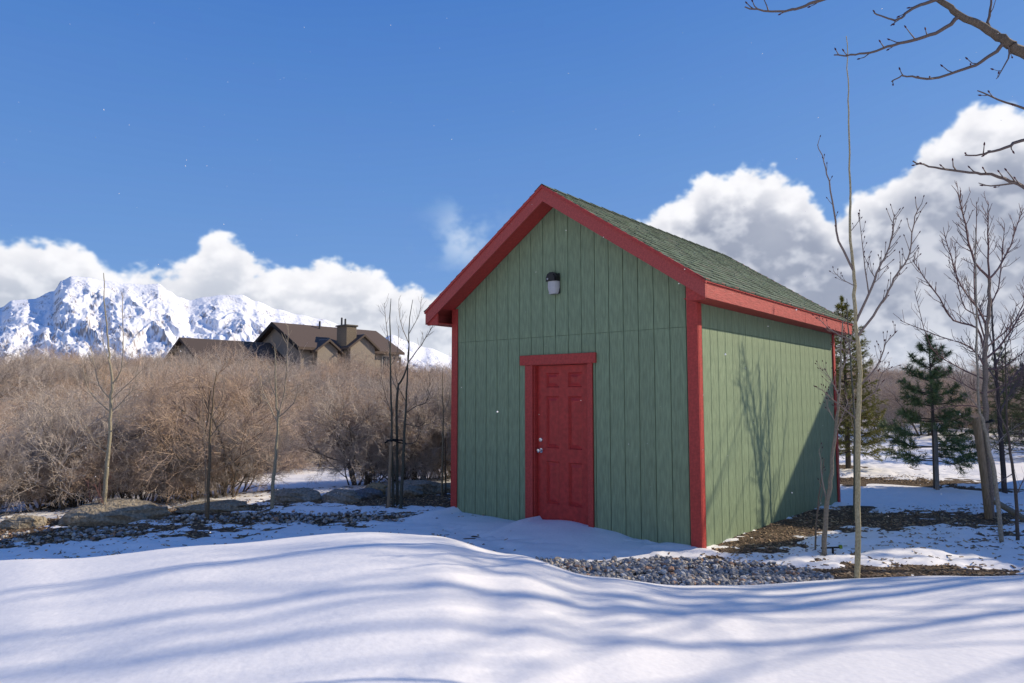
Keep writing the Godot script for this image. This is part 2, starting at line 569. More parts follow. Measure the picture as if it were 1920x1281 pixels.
# needle-leaved tree: whorls of boughs with tufts of needles
func conifer(called: String, label: String, base: Vector3, h: float, wid: float, whorls: int, per: int, needle: float, c0: Color, c1: Color, droop: float, bottom: float, group := "", trunk_r := 0.05) -> Node3D:
	var t := thing(called, label, "tree", base, group)
	var tb := MB.new()
	tb.col = Color(0.14, 0.12, 0.105)
	tb.tube(PackedVector3Array([Vector3(0, -0.1, 0), Vector3(0.01, h * 0.5, 0), Vector3(0, h * 0.97, 0)]), PackedFloat32Array([trunk_r, trunk_r * 0.6, 0.008]), 8)
	part("trunk", tb, M.bark, t)
	var bo := MB.new()
	var nd := MB.new()
	bo.col = Color(0.13, 0.1, 0.08)
	for w in whorls + 1:
		var f := float(w) / whorls
		var y := lerpf(bottom, h * 0.96, f)
		var ln := wid * pow(1.0 - f, 0.75) * 0.5 + 0.1
		var n := per if w < whorls else 3
		for k in n:
			var an := TAU * (k + rng.randf() * 0.6) / n + w * 1.3
			var l := ln * rng.randf_range(0.72, 1.12)
			var out := Vector3(cos(an), lerpf(-droop, 0.9, f * f), sin(an)).normalized()
			if w == whorls: out = Vector3(cos(an) * 0.2, 1, sin(an) * 0.2)
			var p0 := Vector3(0, y + rng.randf_range(-0.06, 0.06), 0)
			var p1 := p0 + out * l * 0.55
			var p2 := p0 + out * l + Vector3.UP * l * 0.22
			bo.tube(PackedVector3Array([p0, p1, p2]), PackedFloat32Array([0.012, 0.008, 0.004]), 4)
			var spots := []
			var m := maxi(2, int(l / 0.1))
			for s in m:
				var g := lerpf(0.35, 1.0, (s + 0.5) / m)
				var q := p0.lerp(p1, g * 2) if g < 0.5 else p1.lerp(p2, g * 2 - 1)
				var ax := (p2 - p0).normalized()
				spots.append([q, ax])
				for sd in 2:
					var o := rdir()
					o = (o - ax * o.dot(ax)); o.y *= 0.4
					var tip := q + (ax * 0.6 + o.normalized()).normalized() * l * 0.34 * (1.1 - g * 0.6)
					bo.tube(PackedVector3Array([q, tip]), PackedFloat32Array([0.004, 0.0025]), 3)
					spots.append([tip, (tip - q).normalized()])
					spots.append([q.lerp(tip, 0.55), (tip - q).normalized()])
			for s in spots:
				nd.col = c0.lerp(c1, rng.randf()) * rng.randf_range(0.7, 1.25)
				nd.col.a = 1
				var cnt := 20
				for i in cnt:
					var dd: Vector3 = (s[1] * rng.randf_range(0.3, 1.1) + rdir() * 0.85).normalized()
					var q: Vector3 = s[0] - s[1] * rng.randf() * needle * 0.6
					var sd := dd.cross(rdir()).normalized() * needle * 0.035
					nd.tri(q - sd, q + sd, q + dd * needle * rng.randf_range(0.7, 1.1))
	part("bough", bo, M.bark, t)
	part("crown", nd, M.needle, t)
	return t

func boulder_mesh(seed_: int, s: Vector3, c0: Color) -> ArrayMesh:
	var nz := FastNoiseLite.new()
	nz.seed = seed_
	nz.frequency = 0.9
	nz.fractal_octaves = 4
	var mb := MB.new()
	var rings := 14
	var seg := 22
	var P := func(i: int, k: int) -> Vector3:
		var th := PI * i / rings
		var ph := TAU * k / seg
		var d := Vector3(sin(th) * cos(ph), cos(th), sin(th) * sin(ph))
		var q := Vector3(signf(d.x) * pow(absf(d.x), 0.92), signf(d.y) * pow(absf(d.y), 0.85), signf(d.z) * pow(absf(d.z), 0.92))
		return q * s * (1.0 + 0.32 * nz.get_noise_3dv(d * 1.2) + 0.1 * nz.get_noise_3dv(d * 5.0))
	mb.col = c0
	for i in rings:
		for k in seg:
			mb.quad(P.call(i, k + 1), P.call(i + 1, k + 1), P.call(i + 1, k), P.call(i, k))
	return mb.mesh()

func stone_mesh(seed_: int) -> ArrayMesh:            # a small broken stone, facetted
	rng.seed = seed_
	var mb := MB.new()
	var r := []
	for i in 3:
		var ring := []
		for k in 5:
			var a := TAU * (k + rng.randf_range(-0.2, 0.2)) / 5
			var rr: float = [0.75, 1.0, 0.6][i] * rng.randf_range(0.75, 1.15)
			ring.append(Vector3(cos(a) * rr, [-0.5, 0.05, 0.55][i] * rng.randf_range(0.8, 1.15), sin(a) * rr * 0.8))
		r.append(ring)
	for i in 2:
		for k in 5:
			mb.quad(r[i][(k + 1) % 5], r[i][k], r[i + 1][k], r[i + 1][(k + 1) % 5])
	for k in range(1, 4): mb.tri(r[2][0], r[2][k + 1], r[2][k])
	return mb.mesh()
# ---------------------------------------------------------------- the shed (local: x to the east along the front, 0 at the corner; z outwards; -z into the depth)
func roof_y(x: float) -> float:
	return RIDGE_Y - SLOPE * absf(x + W / 2)

func build_shed() -> void:
	var S := thing("shed", "green painted wooden shed with red trim, red door and green shingle roof", "shed", SHED_AT)
	S.basis = Basis(Vector3(0.7638, 0, 0.6455), Vector3.UP, Vector3(-0.6455, 0, 0.7638))
	var soff := 0.18                       # underside of the roof below its top plane
	# sheathing behind the boards (seen only in the grooves)
	var d0 := -2.61; var d1 := -1.47; var dtop := 2.3
	var sh := MB.new()
	var wy := func(x: float) -> float: return roof_y(x) - soff - 0.005
	sh.prism(PackedVector2Array([Vector2(-W + 0.02, -0.3), Vector2(d0, -0.3), Vector2(d0, wy.call(d0)), Vector2(-W + 0.02, wy.call(-W + 0.02))]), -0.1, -0.012)
	sh.prism(PackedVector2Array([Vector2(d1, -0.3), Vector2(-0.02, -0.3), Vector2(-0.02, wy.call(-0.02)), Vector2(d1, wy.call(d1))]), -0.1, -0.012)
	sh.prism(PackedVector2Array([Vector2(d0, dtop), Vector2(d1, dtop), Vector2(d1, wy.call(d1)), Vector2(-W / 2, wy.call(-W / 2)), Vector2(d0, wy.call(d0))]), -0.1, -0.012)
	sh.box(Vector3(-0.012, -0.3, -0.1), Vector3(-0.1, 3.0, -D + 0.02))
	sh.box(Vector3(-W + 0.1, -0.3, -0.1), Vector3(-W + 0.012, 3.0, -D + 0.02))
	sh.prism(PackedVector2Array([Vector2(-W + 0.02, -0.3), Vector2(-0.02, -0.3), Vector2(-0.02, wy.call(-0.02)), Vector2(-W / 2, wy.call(-W / 2)), Vector2(-W + 0.02, wy.call(-W + 0.02))]), -D + 0.02, -D + 0.1)
	part("sheathing", sh, M.groove, S)
	# siding boards, one for each strip between two grooves, in an upper and a lower course
	var gap := 0.0045
	var seam := 2.62
	var step := 0.2165
	var edges := [-W + 0.01]
	var x := -3.814
	while x < -0.1:
		edges.append(x)
		x += step
	edges.append(-0.01)
	for i in edges.size() - 1:
		var a: float = edges[i] + gap
		var b: float = edges[i + 1] - gap
		var up := PackedVector2Array([Vector2(a, seam + 0.0015), Vector2(b, seam + 0.0015), Vector2(b, wy.call(b))])
		if a < -W / 2 and b > -W / 2: up.append(Vector2(-W / 2, wy.call(-W / 2)))
		up.append(Vector2(a, wy.call(a)))
		var mb := MB.new()
		mb.col = Color.WHITE * rng.randf_range(0.94, 1.04)
		mb.prism(up, -0.012, 0.004 + rng.randf_range(-0.001, 0.001))
		part("siding_board", mb, M.green, S)
		var segs := []
		if b < d0 + 0.01 or a > d1 - 0.01: segs.append([a, b, -0.3])
		else:
			if a < d0: segs.append([a, d0, -0.3])
			if b > d1: segs.append([d1, b, -0.3])
			segs.append([maxf(a, d0), minf(b, d1), dtop])
		for s in segs:
			if s[1] - s[0] < 0.015: continue
			var lb := MB.new()
			lb.col = Color.WHITE * rng.randf_range(0.94, 1.04)
			lb.box(Vector3(s[0], s[2], -0.012), Vector3(s[1], seam - 0.0015, rng.randf_range(-0.001, 0.001)), 0.002)
			part("siding_board", lb, M.green, S)
	var t := 0.142 - 0.2275
	var k := 0
	while t < D - 0.05:
		var a := maxf(t, 0.01) + gap
		var b := minf(t + 0.2275, D - 0.01) - gap
		for lv in 2:
			var mb := MB.new()
			mb.col = Color.WHITE * rng.randf_range(0.94, 1.04)
			mb.box(Vector3(-0.012, -0.3 if lv == 0 else seam + 0.0015, -b), Vector3(rng.randf_range(-0.001, 0.001) + 0.003 * lv, seam - 0.0015 if lv == 0 else 2.93, -a), 0.002)
			part("siding_board", mb, M.green, S)
			mb = MB.new()
			mb.box(Vector3(-W + 0.012, -0.3 if lv == 0 else seam + 0.0015, -b), Vector3(-W - 0.001, seam - 0.0015 if lv == 0 else 2.93, -a), 0.002)
			part("siding_board", mb, M.green, S)
		t += 0.2275
		k += 1
	# corner boards
	for c in [[-0.115, 0.024, 0.006, 0.028], [-W - 0.024, -W + 0.1, 0.006, 0.028]]:
		var mb := MB.new()
		mb.box(Vector3(c[0], -0.3, c[2]), Vector3(c[1], roof_y(-0.05) - soff - 0.02, c[3]), 0.003)
		part("corner_board", mb, M.red, S)
	for c in [[0.004, 0.026, 0.005, -0.085], [0.004, 0.026, -D - 0.01, -D + 0.1], [-W - 0.026, -W - 0.004, 0.005, -0.085], [-W - 0.026, -W - 0.004, -D - 0.01, -D + 0.1]]:
		var mb := MB.new()
		mb.box(Vector3(c[0], -0.3, c[2]), Vector3(c[1], 2.9, c[3]), 0.003)
		part("corner_board", mb, M.red, S)
	# ---- roof
	var z0 := -D - 0.2
	var z1 := OH
	var xr := EAVE
	var xl := -W - EAVE
	var roof := MB.new()
	var ry := func(xx: float, off: float) -> Vector2: return Vector2(xx, roof_y(xx) - off)
	roof.prism(PackedVector2Array([ry.call(xr, 0.035), ry.call(-W / 2, 0.035), ry.call(xl, 0.035), ry.call(xl, 0.07), ry.call(-W / 2, 0.07), ry.call(xr, 0.07)]), z0 + 0.01, z1 - 0.01)
	var rf := part("roof", roof, M.redfascia, S)
	# soffits: sloped under the gable overhang, level under the eaves
	var so := MB.new()
	so.prism(PackedVector2Array([ry.call(0.0, soff - 0.02), ry.call(-W / 2, soff - 0.02), ry.call(-W, soff - 0.02), ry.call(-W, soff), ry.call(-W / 2, soff), ry.call(0.0, soff)]), 0.004, OH - 0.02)
	for sx in [[0.004, xr - 0.02], [xl + 0.02, -W - 0.004]]:
		so.box(Vector3(sx[0], 2.905, z0 + 0.02), Vector3(sx[1], 2.917, OH - 0.02))
	part("soffit", so, M.red, rf)
	for sx in [[0.0, xr - 0.02, 1.0], [-W, xl + 0.02, -1.0]]:
		var e := MB.new()
		e.prism(PackedVector2Array([Vector2(sx[0] + 0.03 * sx[2], 2.885), Vector2(sx[1], 2.885), Vector2(sx[1], roof_y(sx[1]) - 0.08), Vector2(sx[0] + 0.03 * sx[2], roof_y(sx[0]) - 0.08)]), OH - 0.045, OH - 0.022)
		part("eave_return", e, M.red, rf)
	# rake boards with their drip strips
	for sd in [1.0, -1.0]:
		for zz in [[OH - 0.02, OH + 0.004], [z0 - 0.004, z0 + 0.02]]:
			var e := MB.new()
			var xe: float = -W / 2 + sd * (W / 2 + EAVE)
			e.prism(PackedVector2Array([ry.call(-W / 2, 0.05), ry.call(-W / 2, 0.235), Vector2(-W / 2 + sd * (W / 2 + EAVE - 0.055), roof_y(xe - sd * 0.055) - 0.235), Vector2(xe, 2.9), Vector2(xe, roof_y(xe) - 0.05)]), zz[0], zz[1])
			part("rake_board", e, M.redfascia, rf)
			var g := MB.new()
			var zo: float = zz[1] + 0.016 if zz[0] > 0 else zz[0] - 0.016
			g.prism(PackedVector2Array([ry.call(-W / 2, 0.008), ry.call(-W / 2, 0.052), Vector2(xe + sd * 0.012, roof_y(xe + sd * 0.012) - 0.052), Vector2(xe + sd * 0.012, roof_y(xe + sd * 0.012) - 0.008)]), minf(zo, zz[0]), maxf(zo, zz[1]))
			part("drip_strip", g, M.red, rf)
		# eave boards: two lengths butted with an open joint
		var xo: float = xr if sd > 0 else xl
		for zz in [[OH - 0.022, -3.2], [-3.206, z0 + 0.022]]:
			var e := MB.new()
			e.box(Vector3(xo - sd * 0.02, 2.9, zz[0]), Vector3(xo, roof_y(xo) - 0.058, zz[1]), 0.003)
			part("fascia_board", e, M.redfascia, rf)
		var g := MB.new()
		g.box(Vector3(xo - sd * 0.02, roof_y(xo) - 0.05, OH + 0.018), Vector3(xo + sd * 0.014, roof_y(xo) - 0.008, z0 - 0.018), 0.003)
		part("drip_strip", g, M.red, rf)
	# shingles: single pieces in overlapping courses, each with raised tabs
	var run := (W / 2 + EAVE + 0.02) / cos(atan(SLOPE))
	var course := 0.142
	var rows := int(ceil(run / course))
	var variants := []
	for vv in 10:
		var mb := MB.new()
		var u := 0.0
		var full := 0.96
		while u < full - 0.01:
			var wdt := minf(rng.randf_range(0.11, 0.22), full - u)
			if full - u - wdt < 0.07: wdt = full - u
			var sh2 := rng.randf_range(0.62, 1.3)
			mb.col = Color(0.225 * sh2, 0.30 * sh2, 0.215 * sh2)
			if rng.randf() < 0.22: mb.col = Color(0.28, 0.32, 0.25)
			var th := 0.013 if rng.randf() < 0.5 else 0.007
			# local: x along the eave, y up the slope, z outwards; lower edge thicker
			var dip := 0.0 if th > 0.01 else 0.012
			var a := Vector3(u + 0.0015, dip, 0.0); var b := Vector3(u + wdt - 0.0015, dip, 0.0)
			var c := Vector3(u + wdt - 0.0015, course + 0.03, 0.0); var d := Vector3(u + 0.0015, course + 0.03, 0.0)
			var q := Vector3(0, 0, th + 0.006); var q2 := Vector3(0, 0, 0.003)
			mb.quad(a + q, b + q, c + q2, d + q2)
			mb.quad(a, b, b + q, a + q)
			mb.quad(b, c, c + q2, b + q); mb.quad(d, a, a + q, d + q2)
			u += wdt
		variants.append(mb.mesh())
	for sd in [1.0, -1.0]:
		var dirx := Vector3(0, 0, -1) if sd > 0 else Vector3(0, 0, 1)
		var upv := Vector3(-sd, SLOPE, 0).normalized()
		var bas := Basis(dirx, upv, dirx.cross(upv))
		var eave := Vector3(-W / 2 + sd * (W / 2 + EAVE + 0.02), 0, 0)
		eave.y = roof_y(eave.x) - 0.02
		var st := MB.new()
		st.col = Color(0.14, 0.19, 0.135)
		st.box(Vector3(0, 0.002, -0.004), Vector3(OH - z0 + 0.04, course, 0.008))
		var so2 := part("starter_strip", st, M.shingle, rf)
		so2.transform = Transform3D(bas, eave + Vector3(0, 0, OH + 0.02 if sd > 0 else z0 - 0.02))
		for r in rows:
			var piece := 0.96 if sd > 0 else 1.92
			var off := fmod(r * 0.37, 0.96)
			var u := -off
			var total := OH - z0 + 0.04
			while u < total:
				var u0 := maxf(u, 0.0)
				var u1 := minf(u + piece, total)
				if u1 - u0 > 0.03:
					var o := MeshInstance3D.new()
					o.name = "shingle"
					o.mesh = variants[rng.randi() % 10]
					o.material_override = M.shingle
					var zstart := OH + 0.02 if sd > 0 else z0 - 0.02
					var p := eave + upv * (r * course) + Vector3(0, 0, zstart) + dirx * u0
					o.transform = Transform3D(bas * Basis.from_scale(Vector3((u1 - u0) / 0.96, minf(1.0, (run - r * course) / (course + 0.03)), 1)), p)
					rf.add_child(o, true)
				u += piece
	for i in 21:                                  # ridge caps
		var cpm := MB.new()
		var s2 := rng.randf_range(0.8, 1.2)
		cpm.col = Color(0.165 * s2, 0.22 * s2, 0.155 * s2)
		var za := OH + 0.02 - i * 0.3
		var zb := maxf(za - 0.33, z0 - 0.02)
		for sd in [1.0, -1.0]:
			var a := Vector3(-W / 2, RIDGE_Y + 0.006, za); var b := Vector3(-W / 2 + sd * 0.13, RIDGE_Y + 0.006 - 0.13 * SLOPE, za)
			var a2 := Vector3(-W / 2, RIDGE_Y - 0.004, zb); var b2 := Vector3(-W / 2 + sd * 0.13, RIDGE_Y - 0.004 - 0.13 * SLOPE, zb)
			if sd > 0: cpm.quad(a, b, b2, a2)
			else: cpm.quad(a2, b2, b, a)
		part("ridge_shingle", cpm, M.shingle, rf)
	# ---- door
	var dr := Node3D.new()
	dr.name = "door"
	S.add_child(dr)
	var sl := -2.45; var sr := -1.55; var by := 0.03; var ty := 2.215; var zf := -0.055
	var slab := MB.new()
	var cols := [sl + 0.15, sl + 0.38, sl + 0.53, sl + 0.76]
	var rws := [0.31, 0.89, 1.07, 1.785, 1.91, 2.11]
	slab.box(Vector3(sl, by, zf - 0.04), Vector3(sr, ty, zf - 0.022))
	slab.box(Vector3(sl, by, zf - 0.022), Vector3(cols[0], ty, zf)); slab.box(Vector3(cols[3], by, zf - 0.022), Vector3(sr, ty, zf)); slab.box(Vector3(cols[1], by, zf - 0.022), Vector3(cols[2], ty, zf))
	for cc in [[cols[0], cols[1]], [cols[2], cols[3]]]:
		for yy in [[by, rws[0]], [rws[1], rws[2]], [rws[3], rws[4]], [rws[5], ty]]:
			slab.box(Vector3(cc[0], yy[0], zf - 0.022), Vector3(cc[1], yy[1], zf))
	part("slab", slab, M.door, dr)
	for cc in [[cols[0], cols[1]], [cols[2], cols[3]]]:
		for yy in [[rws[0], rws[1]], [rws[2], rws[3]], [rws[4], rws[5]]]:
			var pm := MB.new()
			var prof := [[0.0, 0.0], [0.014, -0.019], [0.026, -0.017], [0.06, -0.004]]
			for i in 3:
				var o0: float = prof[i][0]; var o1: float = prof[i + 1][0]
				var za: float = zf + prof[i][1]; var zb: float = zf + prof[i + 1][1]
				var A := [Vector3(cc[0] + o0, yy[0] + o0, za), Vector3(cc[1] - o0, yy[0] + o0, za), Vector3(cc[1] - o0, yy[1] - o0, za), Vector3(cc[0] + o0, yy[1] - o0, za)]
				var B := [Vector3(cc[0] + o1, yy[0] + o1, zb), Vector3(cc[1] - o1, yy[0] + o1, zb), Vector3(cc[1] - o1, yy[1] - o1, zb), Vector3(cc[0] + o1, yy[1] - o1, zb)]
				for j in 4: pm.quad(A[j], A[(j + 1) % 4], B[(j + 1) % 4], B[j])
				if i == 2: pm.quad(B[0], B[1], B[2], B[3])
			part("panel", pm, M.door, dr)
	var kn := MB.new()
	kn.lathe(Vector3(sl + 0.065, 1.03, zf), Vector3.BACK, PackedVector2Array([Vector2(0, 0.033), Vector2(0.006, 0.033), Vector2(0.01, 0.014), Vector2(0.035, 0.013), Vector2(0.042, 0.024), Vector2(0.058, 0.029), Vector2(0.07, 0.024), Vector2(0.074, 0.0)]), 20)
	part("knob", kn, M.metal, dr)
	var db := MB.new()
	db.lathe(Vector3(sl + 0.065, 1.18, zf), Vector3.BACK, PackedVector2Array([Vector2(0, 0.03), Vector2(0.012, 0.029), Vector2(0.02, 0.024), Vector2(0.021, 0.011), Vector2(0.024, 0.0)]), 20)
	part("deadbolt", db, M.metal, dr)
	# door frame
	var df := Node3D.new()
	df.name = "door_frame"
	S.add_child(df)
	for bb in [[Vector3(d0, -0.3, 0.004), Vector3(-2.475, 2.225, 0.03)], [Vector3(-1.55, -0.3, 0.004), Vector3(d1, 2.225, 0.03)], [Vector3(d0 - 0.09, 2.226, 0.004), Vector3(d1 + 0.06, 2.365, 0.04)]]:
		var e := MB.new()
		e.box(bb[0], bb[1], 0.004)
		part("casing", e, M.red, df)
	var jm := MB.new()
	jm.box(Vector3(-2.495, -0.3, -0.1), Vector3(sl - 0.003, 2.25, 0.0)); jm.box(Vector3(sr + 0.003, -0.3, -0.1), Vector3(-1.53, 2.25, 0.0)); jm.box(Vector3(-2.495, 2.22, -0.1), Vector3(-1.53, 2.3, 0.0))
	jm.box(Vector3(-2.62, -0.3, -0.1), Vector3(-2.495, 2.3, -0.02)); jm.box(Vector3(-1.53, -0.3, -0.1), Vector3(-1.46, 2.3, -0.02))
	jm.box(Vector3(sl - 0.003, -0.3, -0.12), Vector3(sr + 0.003, by - 0.004, 0.01))
	part("jamb", jm, M.red, df)
	# ---- lamp on the gable
	var L := thing("wall_lamp", "black hooded wall lamp with a ribbed clear lens on the shed gable", "lamp", S.transform * Vector3(-2.075, 3.2, 0.006))
	L.basis = S.basis
	var bp := MB.new()
	bp.box(Vector3(-0.085, 0.0, 0.0), Vector3(0.085, 0.29, 0.025), 0.012)
	part("back_plate", bp, M.black, L)
	var hood := MB.new()
	var hp := PackedVector2Array([Vector2(-0.09, 0.175), Vector2(0.09, 0.175), Vector2(0.09, 0.23), Vector2(0.07, 0.275), Vector2(0.03, 0.3), Vector2(-0.03, 0.3), Vector2(-0.07, 0.275), Vector2(-0.09, 0.23)])
	hood.prism(hp, 0.02, 0.105)
	hood.prism(PackedVector2Array([Vector2(-0.075, 0.178), Vector2(0.075, 0.178), Vector2(0.075, 0.225), Vector2(0.04, 0.27), Vector2(-0.04, 0.27), Vector2(-0.075, 0.225)]), 0.105, 0.125)
	part("hood", hood, M.black, L)
	var pc := MB.new()
	pc.lathe(Vector3(-0.045, 0.205, 0.124), Vector3.BACK, PackedVector2Array([Vector2(0, 0.013), Vector2(0.008, 0.012), Vector2(0.012, 0.0)]), 12)
	part("photocell", pc, M.lens, L)
	var ln := MB.new()
	for i in 12:
		var a0 := PI * i / 12.0
		var a1 := PI * (i + 1) / 12.0
		var am := (a0 + a1) / 2
		for seg in [[0.0, 0.72, 0.045, 0.9], [0.045, 0.9, 0.09, 1.0], [0.09, 1.0, 0.174, 1.0]]:
			var pt := func(an: float, y: float, sc: float) -> Vector3: return Vector3(cos(an) * 0.085 * sc, y, 0.022 + pow(sin(an), 0.6) * 0.09 * sc)
			ln.quad(pt.call(a1, seg[0], seg[1]), pt.call(am, seg[0], seg[1] * 0.95), pt.call(am, seg[2], seg[3] * 0.95), pt.call(a1, seg[2], seg[3]))
			ln.quad(pt.call(am, seg[0], seg[1] * 0.95), pt.call(a0, seg[0], seg[1]), pt.call(a0, seg[2], seg[3]), pt.call(am, seg[2], seg[3] * 0.95))
	ln.box(Vector3(-0.06, 0.002, 0.02), Vector3(0.06, 0.012, 0.08))
	part("lens", ln, M.lens, L)

# ---------------------------------------------------------------- far house, mountains
func build_far_house() -> void:
	var at0 := at(510, 604, 60.0)
	var H := thing("hillside_house", "brown roofed house with stone chimney standing behind the bare thicket", "house", Vector3(at0.x, 0, at0.z))
	# local x along the ridge (away to the east), z towards the viewer's side of the ridge
	H.basis = Basis(Vector3(0.674, 0, -0.739), Vector3.UP, Vector3(0.739, 0, 0.674))
	var ay := at0.y
	var hw := 4.6
	var sl := 0.52
	var len := 11.2
	var wall := MB.new()
	wall.col = Color(0.33, 0.285, 0.235)
	wall.prism(PackedVector2Array([Vector2(-hw + 0.5, -3), Vector2(hw - 0.5, -3), Vector2(hw - 0.5, ay - sl * (hw - 0.5) - 0.15), Vector2(0, ay - 0.15), Vector2(-hw + 0.5, ay - sl * (hw - 0.5) - 0.15)]), 0.5, len - 0.3, Basis(Vector3(0, 0, -1), Vector3.UP, Vector3(1, 0, 0)))
	part("wall", wall, M.plain, H)
	var roof := MB.new()
	roof.col = Color(0.12, 0.09, 0.072)
	var zx := Basis(Vector3(0, 0, -1), Vector3.UP, Vector3(1, 0, 0))
	for s in [1.0, -1.0]:
		roof.prism(PackedVector2Array([Vector2(0, ay), Vector2(s * hw, ay - sl * hw), Vector2(s * hw, ay - sl * hw - 0.22), Vector2(0, ay - 0.22)]), 0.0, len, zx)
	# hipped far end
	roof.tri(Vector3(len, ay, 0), Vector3(len, ay - sl * hw, hw), Vector3(len + 2.4, ay - sl * hw, 0))
	roof.tri(Vector3(len, ay, 0), Vector3(len + 2.4, ay - sl * hw, 0), Vector3(len, ay - sl * hw, -hw))
	var rf := part("roof", roof, M.plain, H)
	var tr := MB.new()
	tr.col = Color(0.03, 0.026, 0.024)
	for s in [1.0, -1.0]:
		tr.prism(PackedVector2Array([Vector2(0, ay + 0.02), Vector2(s * hw, ay - sl * hw + 0.02), Vector2(s * hw, ay - sl * hw - 0.34), Vector2(0, ay - 0.34)]), -0.06, 0.0, zx)
	part("barge_board", tr, M.plain, rf)
	for p in [[4.4, 0.6, 0.9], [6.9, 0.4, 1.5], [7.3, 0.4, 1.4]]:
		var e := MB.new()
		e.col = Color(0.08, 0.08, 0.085)
		e.tube(PackedVector3Array([Vector3(p[0], ay - sl * p[1] - 0.2, p[1]), Vector3(p[0], ay - sl * p[1] + p[2] * 0.75, p[1])]), PackedFloat32Array([0.09, 0.09]), 8)
		part("vent_pipe", e, M.plain, rf)
	var ch := MB.new()
	ch.col = Color(0.36, 0.3, 0.235)
	ch.box(Vector3(4.4, -2, 3.4), Vector3(5.5, ay - 0.35, 4.9), 0.04)
	ch.col = Color(0.25, 0.23, 0.2)
	ch.box(Vector3(4.3, ay - 0.35, 3.3), Vector3(5.6, ay - 0.2, 5.0), 0.03)
	part("chimney", ch, M.rock, H)
	# two small gabled dormers and a lower wing to the west
	for dm in [[5.9, 1.3, 5.0, 1.15], [2.7, 1.0, 4.4, 1.75]]:
		var e := MB.new()
		e.col = Color(0.33, 0.285, 0.235)
		var top: float = ay - dm[3]
		e.prism(PackedVector2Array([Vector2(-dm[1], top - 3.4), Vector2(dm[1], top - 3.4), Vector2(dm[1], top - dm[1] * 0.75), Vector2(0, top), Vector2(-dm[1], top - dm[1] * 0.75)]), 0.0, dm[2], Basis.IDENTITY, Vector3(dm[0], 0, 0.3))
		var dn := part("dormer", e, M.plain, H)
		var r2 := MB.new()
		r2.col = Color(0.115, 0.088, 0.072)
		for s in [1.0, -1.0]:
			r2.prism(PackedVector2Array([Vector2(0, top + 0.14), Vector2(s * (dm[1] + 0.35), top + 0.14 - (dm[1] + 0.35) * 0.75), Vector2(s * (dm[1] + 0.35), top - 0.06 - (dm[1] + 0.35) * 0.75), Vector2(0, top - 0.06)]), 0.0, dm[2] + 0.3, Basis.IDENTITY, Vector3(dm[0], 0, 0.3))
		part("dormer_roof", r2, M.plain, dn)
		var sn := MB.new()
		sn.prism(PackedVector2Array([Vector2(0.12, top + 0.15), Vector2(dm[1] + 0.3, top + 0.2 - (dm[1] + 0.35) * 0.75), Vector2(dm[1] + 0.3, top + 0.13 - (dm[1] + 0.35) * 0.75), Vector2(0.12, top + 0.07)]), 0.6, dm[2] + 0.1, Basis.IDENTITY, Vector3(dm[0], 0.02, 0.3))
		var sp := part("roof_snow", sn, M.snow, dn)
		sp.set_meta("label", "old snow lying on the dormer roof")
	for wx in [[9.4, 1.7], [10.6, 1.7], [7.2, 1.7]]:
		var fr := MB.new()
		fr.col = Color(0.5, 0.48, 0.44)
		var y1: float = ay - sl * hw - 0.35
		fr.box(Vector3(wx[0] - 0.55, y1 - wx[1], hw - 0.55), Vector3(wx[0] + 0.55, y1, hw - 0.42), 0.02)
		var wn := part("window", fr, M.plain, H)
		var gl := MB.new()
		gl.box(Vector3(wx[0] - 0.45, y1 - wx[1] + 0.1, hw - 0.42), Vector3(wx[0] - 0.03, y1 - 0.1, hw - 0.405))
		gl.box(Vector3(wx[0] + 0.03, y1 - wx[1] + 0.1, hw - 0.42), Vector3(wx[0] + 0.45, y1 - 0.1, hw - 0.405))
		part("pane", gl, M.pane, wn)
	var wg := MB.new()
	wg.col = Color(0.3, 0.26, 0.215)
	var wtop := ay - 1.75
	wg.prism(PackedVector2Array([Vector2(-2.6, -3), Vector2(2.6, -3), Vector2(2.6, wtop - 1.5), Vector2(0, wtop - 0.15), Vector2(-2.6, wtop - 1.5)]), -7.0, 0.5, zx, Vector3(0, 0, -1.2))
	part("wing_wall", wg, M.plain, H)
	var wr := MB.new()
	wr.col = Color(0.1, 0.078, 0.065)
	for s in [1.0, -1.0]:
		wr.prism(PackedVector2Array([Vector2(0, wtop), Vector2(s * 3.1, wtop - 1.7), Vector2(s * 3.1, wtop - 1.92), Vector2(0, wtop - 0.22)]), -7.4, 0.5, zx, Vector3(0, 0, -1.2))
	part("wing_roof", wr, M.plain, H)

